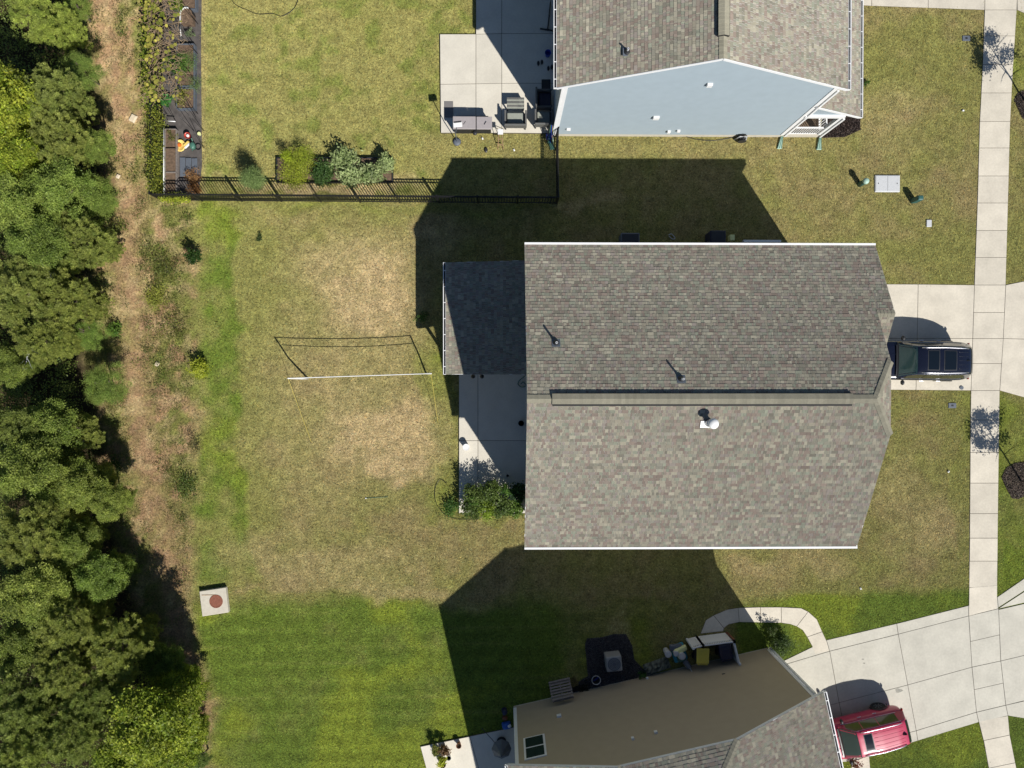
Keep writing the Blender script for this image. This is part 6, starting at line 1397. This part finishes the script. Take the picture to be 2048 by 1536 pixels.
# sacks, tubs and tarp
p = P(1357, 1298, .35); t = thing('sack_pile', 'pile of cyan and yellow printed sacks beside the bins', 'sacks', (p.x, p.y, .03), rzT)
for k, (x, y, z, sx, sy, m, r_) in enumerate(((0, -.25, .2, .75, .95, 'cyan', .1), (-.1, .1, .3, .7, .35, 'slate', -.1), (.08, -.02, .42, .72, .3, 'pale_yellow', .2), (.05, -.5, .32, .5, .35, 'green_pl', .0), (.0, -.34, .38, .3, .3, 'pale_yellow', .5))):
    MB().box((x, y, z), (sx, sy, .22), rz=r_, taper=.86).build('sack', M[m], t, bevel=.07)
for k, (x, y, r_, h, lb) in enumerate(((1336, 1308, .16, .55, 'white tub left of the printed sacks'), (1364, 1312, .17, .62, 'white tub on top of the printed sacks'), (1352, 1307, .13, .55, 'white round lid lying on the printed sacks'))):
    p = P(x, y, h); t = thing('tub', lb, 'tub', (p.x, p.y, .03)); MB().lathe((0, 0, 0), [(r_ * .85, 0), (r_, h), (r_ * 1.06, h), (r_ * 1.06, h + .03), (r_ * .9, h + .045)], 20).build('tub', M['lid_grey'], t); MB().lathe((0, 0, h + .03), [(r_ * .7, 0), (r_ * .7, .03)], 18).build('lid', M['lid_grey'], t)
t = thing('grey_can', 'tilted grey watering can below the white tubs', 'can', (P(1374, 1327, .4).x, P(1374, 1327, .4).y, .03)); MB().tube([(-.1, .12, .35), (.1, -.16, .55)], [.15, .12], 14).build('can', M['slate'], t); MB().tube([(.1, -.16, .55), (.2, -.34, .68)], [.03, .015], 8).build('spout', M['lid_grey'], t)
p = P(1315, 1335, .2); t = thing('tarp_heap', 'crumpled camouflage coloured tarp heap against the tan wall', 'tarp', (p.x, p.y, .02), rzT + .12)
nxx, nyy = 16, 8; rgx = np.random.RandomState(3); vv_ = []
for i in range(nxx + 1):
    for j in range(nyy + 1):
        u_, v_ = i / nxx, j / nyy; e = math.sin(u_ * math.pi) ** .5 * math.sin(v_ * math.pi) ** .5; vv_.append(((u_ - .5) * 1.35, (v_ - .5) * .62, e * (.28 + rgx.uniform(-.08, .1))))
cl = [rgx.choice([.5, 1, 1.6]) for _ in vv_]
mb = MB(); mb.add(vv_, [(i * (nyy + 1) + j, (i + 1) * (nyy + 1) + j, (i + 1) * (nyy + 1) + j + 1, i * (nyy + 1) + j + 1) for i in range(nxx) for j in range(nyy)])
tarp_col = [tuple(np.array([.13, .14, .11]) * c) for c in cl]; mb.c = tarp_col; mb.build('tarp', M['shingle'], t)
plant(1284, 1352, 9, .5, 0, srgb(56, 96, 44)[:3], srgb(80, 124, 56)[:3], 'small leafy plant between the air conditioner and the tarp', n=260, leaf=.1, name='garden_plant', cat='plant')
plant(1150, 1363, 12, .35, 0, srgb(120, 112, 70)[:3], srgb(150, 140, 96)[:3], 'pile of withered stalks right of the pallet', n=260, leaf=.12, asp=.2, name='withered_plant', cat='plant')
plant(1165, 1377, 20, .12, 0, srgb(44, 48, 36)[:3], srgb(60, 62, 46)[:3], 'dark leaf litter heaped along the foot of the tan wall', n=500, leaf=.09, name='leaf_heap', cat='leaves')
# shrubs in the island inside the curved path
plant(1563, 1290, 26, .95, 0, srgb(54, 78, 34)[:3], srgb(92, 112, 48)[:3], 'dark shrub beside the corner of the tan house', n=2600, leaf=.09)
plant(1546, 1264, 10, 1.0, 0, srgb(60, 84, 40)[:3], srgb(96, 112, 54)[:3], 'slim upright shrub inside the curved path', n=350, leaf=.08)
# tan patio
p = P(885, 1496, .0); 
for k, (x, y, r_, h, m, lb) in enumerate(((918, 1487, .13, .26, 'terracotta', 'lone terracotta pot on the rear patio of the tan house'), (873, 1500, .16, .3, 'dark', 'upper left pot of the cluster on the rear patio'), (890, 1498, .15, .3, 'terracotta', 'upper right pot of the cluster on the rear patio'),
                                        (898, 1512, .12, .22, 'lid_grey', 'small pale ringed pot in the cluster on the rear patio'), (886, 1524, .16, .28, 'dark', 'lowest pot of the cluster holding a yellow plant'))):
    pot(x, y, r_, h, m, lb, z=.075)
for k, (x, y, r_, h, c0, c1, lb, lf_) in enumerate(((871, 1497, .3, .4, srgb(120, 130, 60), srgb(150, 150, 80), 'yellowish plant at the upper left of the rear patio pots', .12), (889, 1494, .32, .45, srgb(110, 84, 60), srgb(140, 112, 76), 'brown withered plant among the rear patio pots', .13),
                                                 (884, 1519, .26, .4, srgb(160, 170, 50), srgb(200, 200, 80), 'yellow rosette plant lowest on the rear patio', .16))):
    p = P(x, y, .3); plant(0, 0, 0, h, 0, c0[:3], c1[:3], lb, name='potted_plant', cat='plant', n=320, leaf=lf_, asp=.35, loc=(p.x, p.y, .3), rr=r_, seed=400 + k)
p = P(1003, 1500, .9); t = thing('patio_umbrella', 'closed grey umbrella table against the corner of the tan house', 'umbrella', (p.x, p.y, .07)); MB().lathe((0, 0, .7), [(.45, 0), (.5, .03), (.2, .4), (.05, .7)], 8).build('canopy', M['slate'], t)
MB().tube([(0, 0, 0), (0, 0, 1.4)], .025, 8).build('pole', M['dark'], t); MB().tube([(-.2, .1, .6), (-1.0, .75, .12)], .018, 6).build('strut', M['dark'], t); MB().lathe((0, 0, 0), [(.25, 0), (.25, .06), (.05, .1)], 16).build('base', M['dark'], t)
p = P(1013, 1452, .2); t = thing('blue_tarp', 'blue tarp and white bundle heaped at the tan house corner', 'tarp', (p.x, p.y, .03)); MB().box((0, 0, .15), (.5, .4, .28), rz=.2, taper=.7).build('tarp', M['blue_tarp'], t, bevel=.08); MB().box((.15, .05, .3), (.2, .16, .12), rz=.5, taper=.7).build('bundle', M['white2'], t, bevel=.04)
p = P(1009, 1427, .2); t = thing('bag_heap', 'navy and red bags heaped beside the tan house corner', 'bags', (p.x, p.y, .02)); MB().box((0, .1, .2), (.3, .35, .36), rz=.3, taper=.7).build('bag', M['navy_pl'], t, bevel=.08); MB().box((.02, -.25, .16), (.3, .2, .26), rz=-.2, taper=.7).build('bag', M['redwood'], t, bevel=.06)
plant(1712, 1527, 14, .5, 0, srgb(120, 40, 36)[:3], srgb(110, 100, 50)[:3], 'dark red leaved plant in front of the red car', n=260, leaf=.1)
# bare branches in the wood
for k, (x, y, h, lb) in enumerate(((60, 700, 3.0, 'bare white branch poking out of the dark gap in the wood'), (70, 1360, 4.0, 'tangle of bare branches in the lower wood'), (12, 735, 3.0, 'long bare twig at the left edge of the wood'), (115, 560, 3.0, 'bare twig above the olive conifers'))):
    rgp = random.Random(k + 5); p = P(x, y, h); t = thing('dead_branch', lb, 'branch', (p.x, p.y, h)); mb = MB()
    for j in range(9 if k == 1 else 5):
        a = rgp.uniform(0, 6.28); q = Vector((0, 0, 0)); pts = [q.copy()]
        for i in range(5): a += rgp.uniform(-.6, .6); q = q + Vector((.2 * math.cos(a), .2 * math.sin(a), rgp.uniform(-.02, .06))); pts.append(q.copy())
        mb.tube(pts, [.018, .016, .013, .010, .007, .004], 5)
    mb.build('twigs', M['lid_grey'] if k != 1 else M['twig'], t)
# street trees just right of the frame: only their shadows and mulch rings are seen
for x, y, h, r_, lb in ((2041, 962, 3.0, 1.15, 'young street tree in the mulch ring right of the sidewalk'), (2052, 208, 3.0, 1.15, 'young street tree beyond the upper right edge of the photo')):
    p = P(x, y); t = thing('street_tree', lb, 'tree', p)
    mb = MB(); mb.tube([(0, 0, 0), (.03, .02, 1.5), (0, 0, 3.4)], [.05, .04, .015], 8)
    rgp = random.Random(int(x))
    for k in range(9):
        a = k * 2.4; z0 = 1.5 + k * .18; mb.tube([(0, 0, z0), (.5 * r_ * math.cos(a), .5 * r_ * math.sin(a), z0 + .35), (r_ * math.cos(a), r_ * math.sin(a), z0 + .6)], [.02, .014, .006], 5)
    mb.build('trunk', M['bark'], t)
    me = crown_mesh('crown', int(x), r_ * 1.05, 1.5, 11, 9, 30, .13, .10, .6, srgb(70, 100, 42)[:3], srgb(110, 130, 56)[:3])
    c = link('crown', me, t); c.location = (0, 0, h - 1.0); c.color = (1, 1, 1, 1)
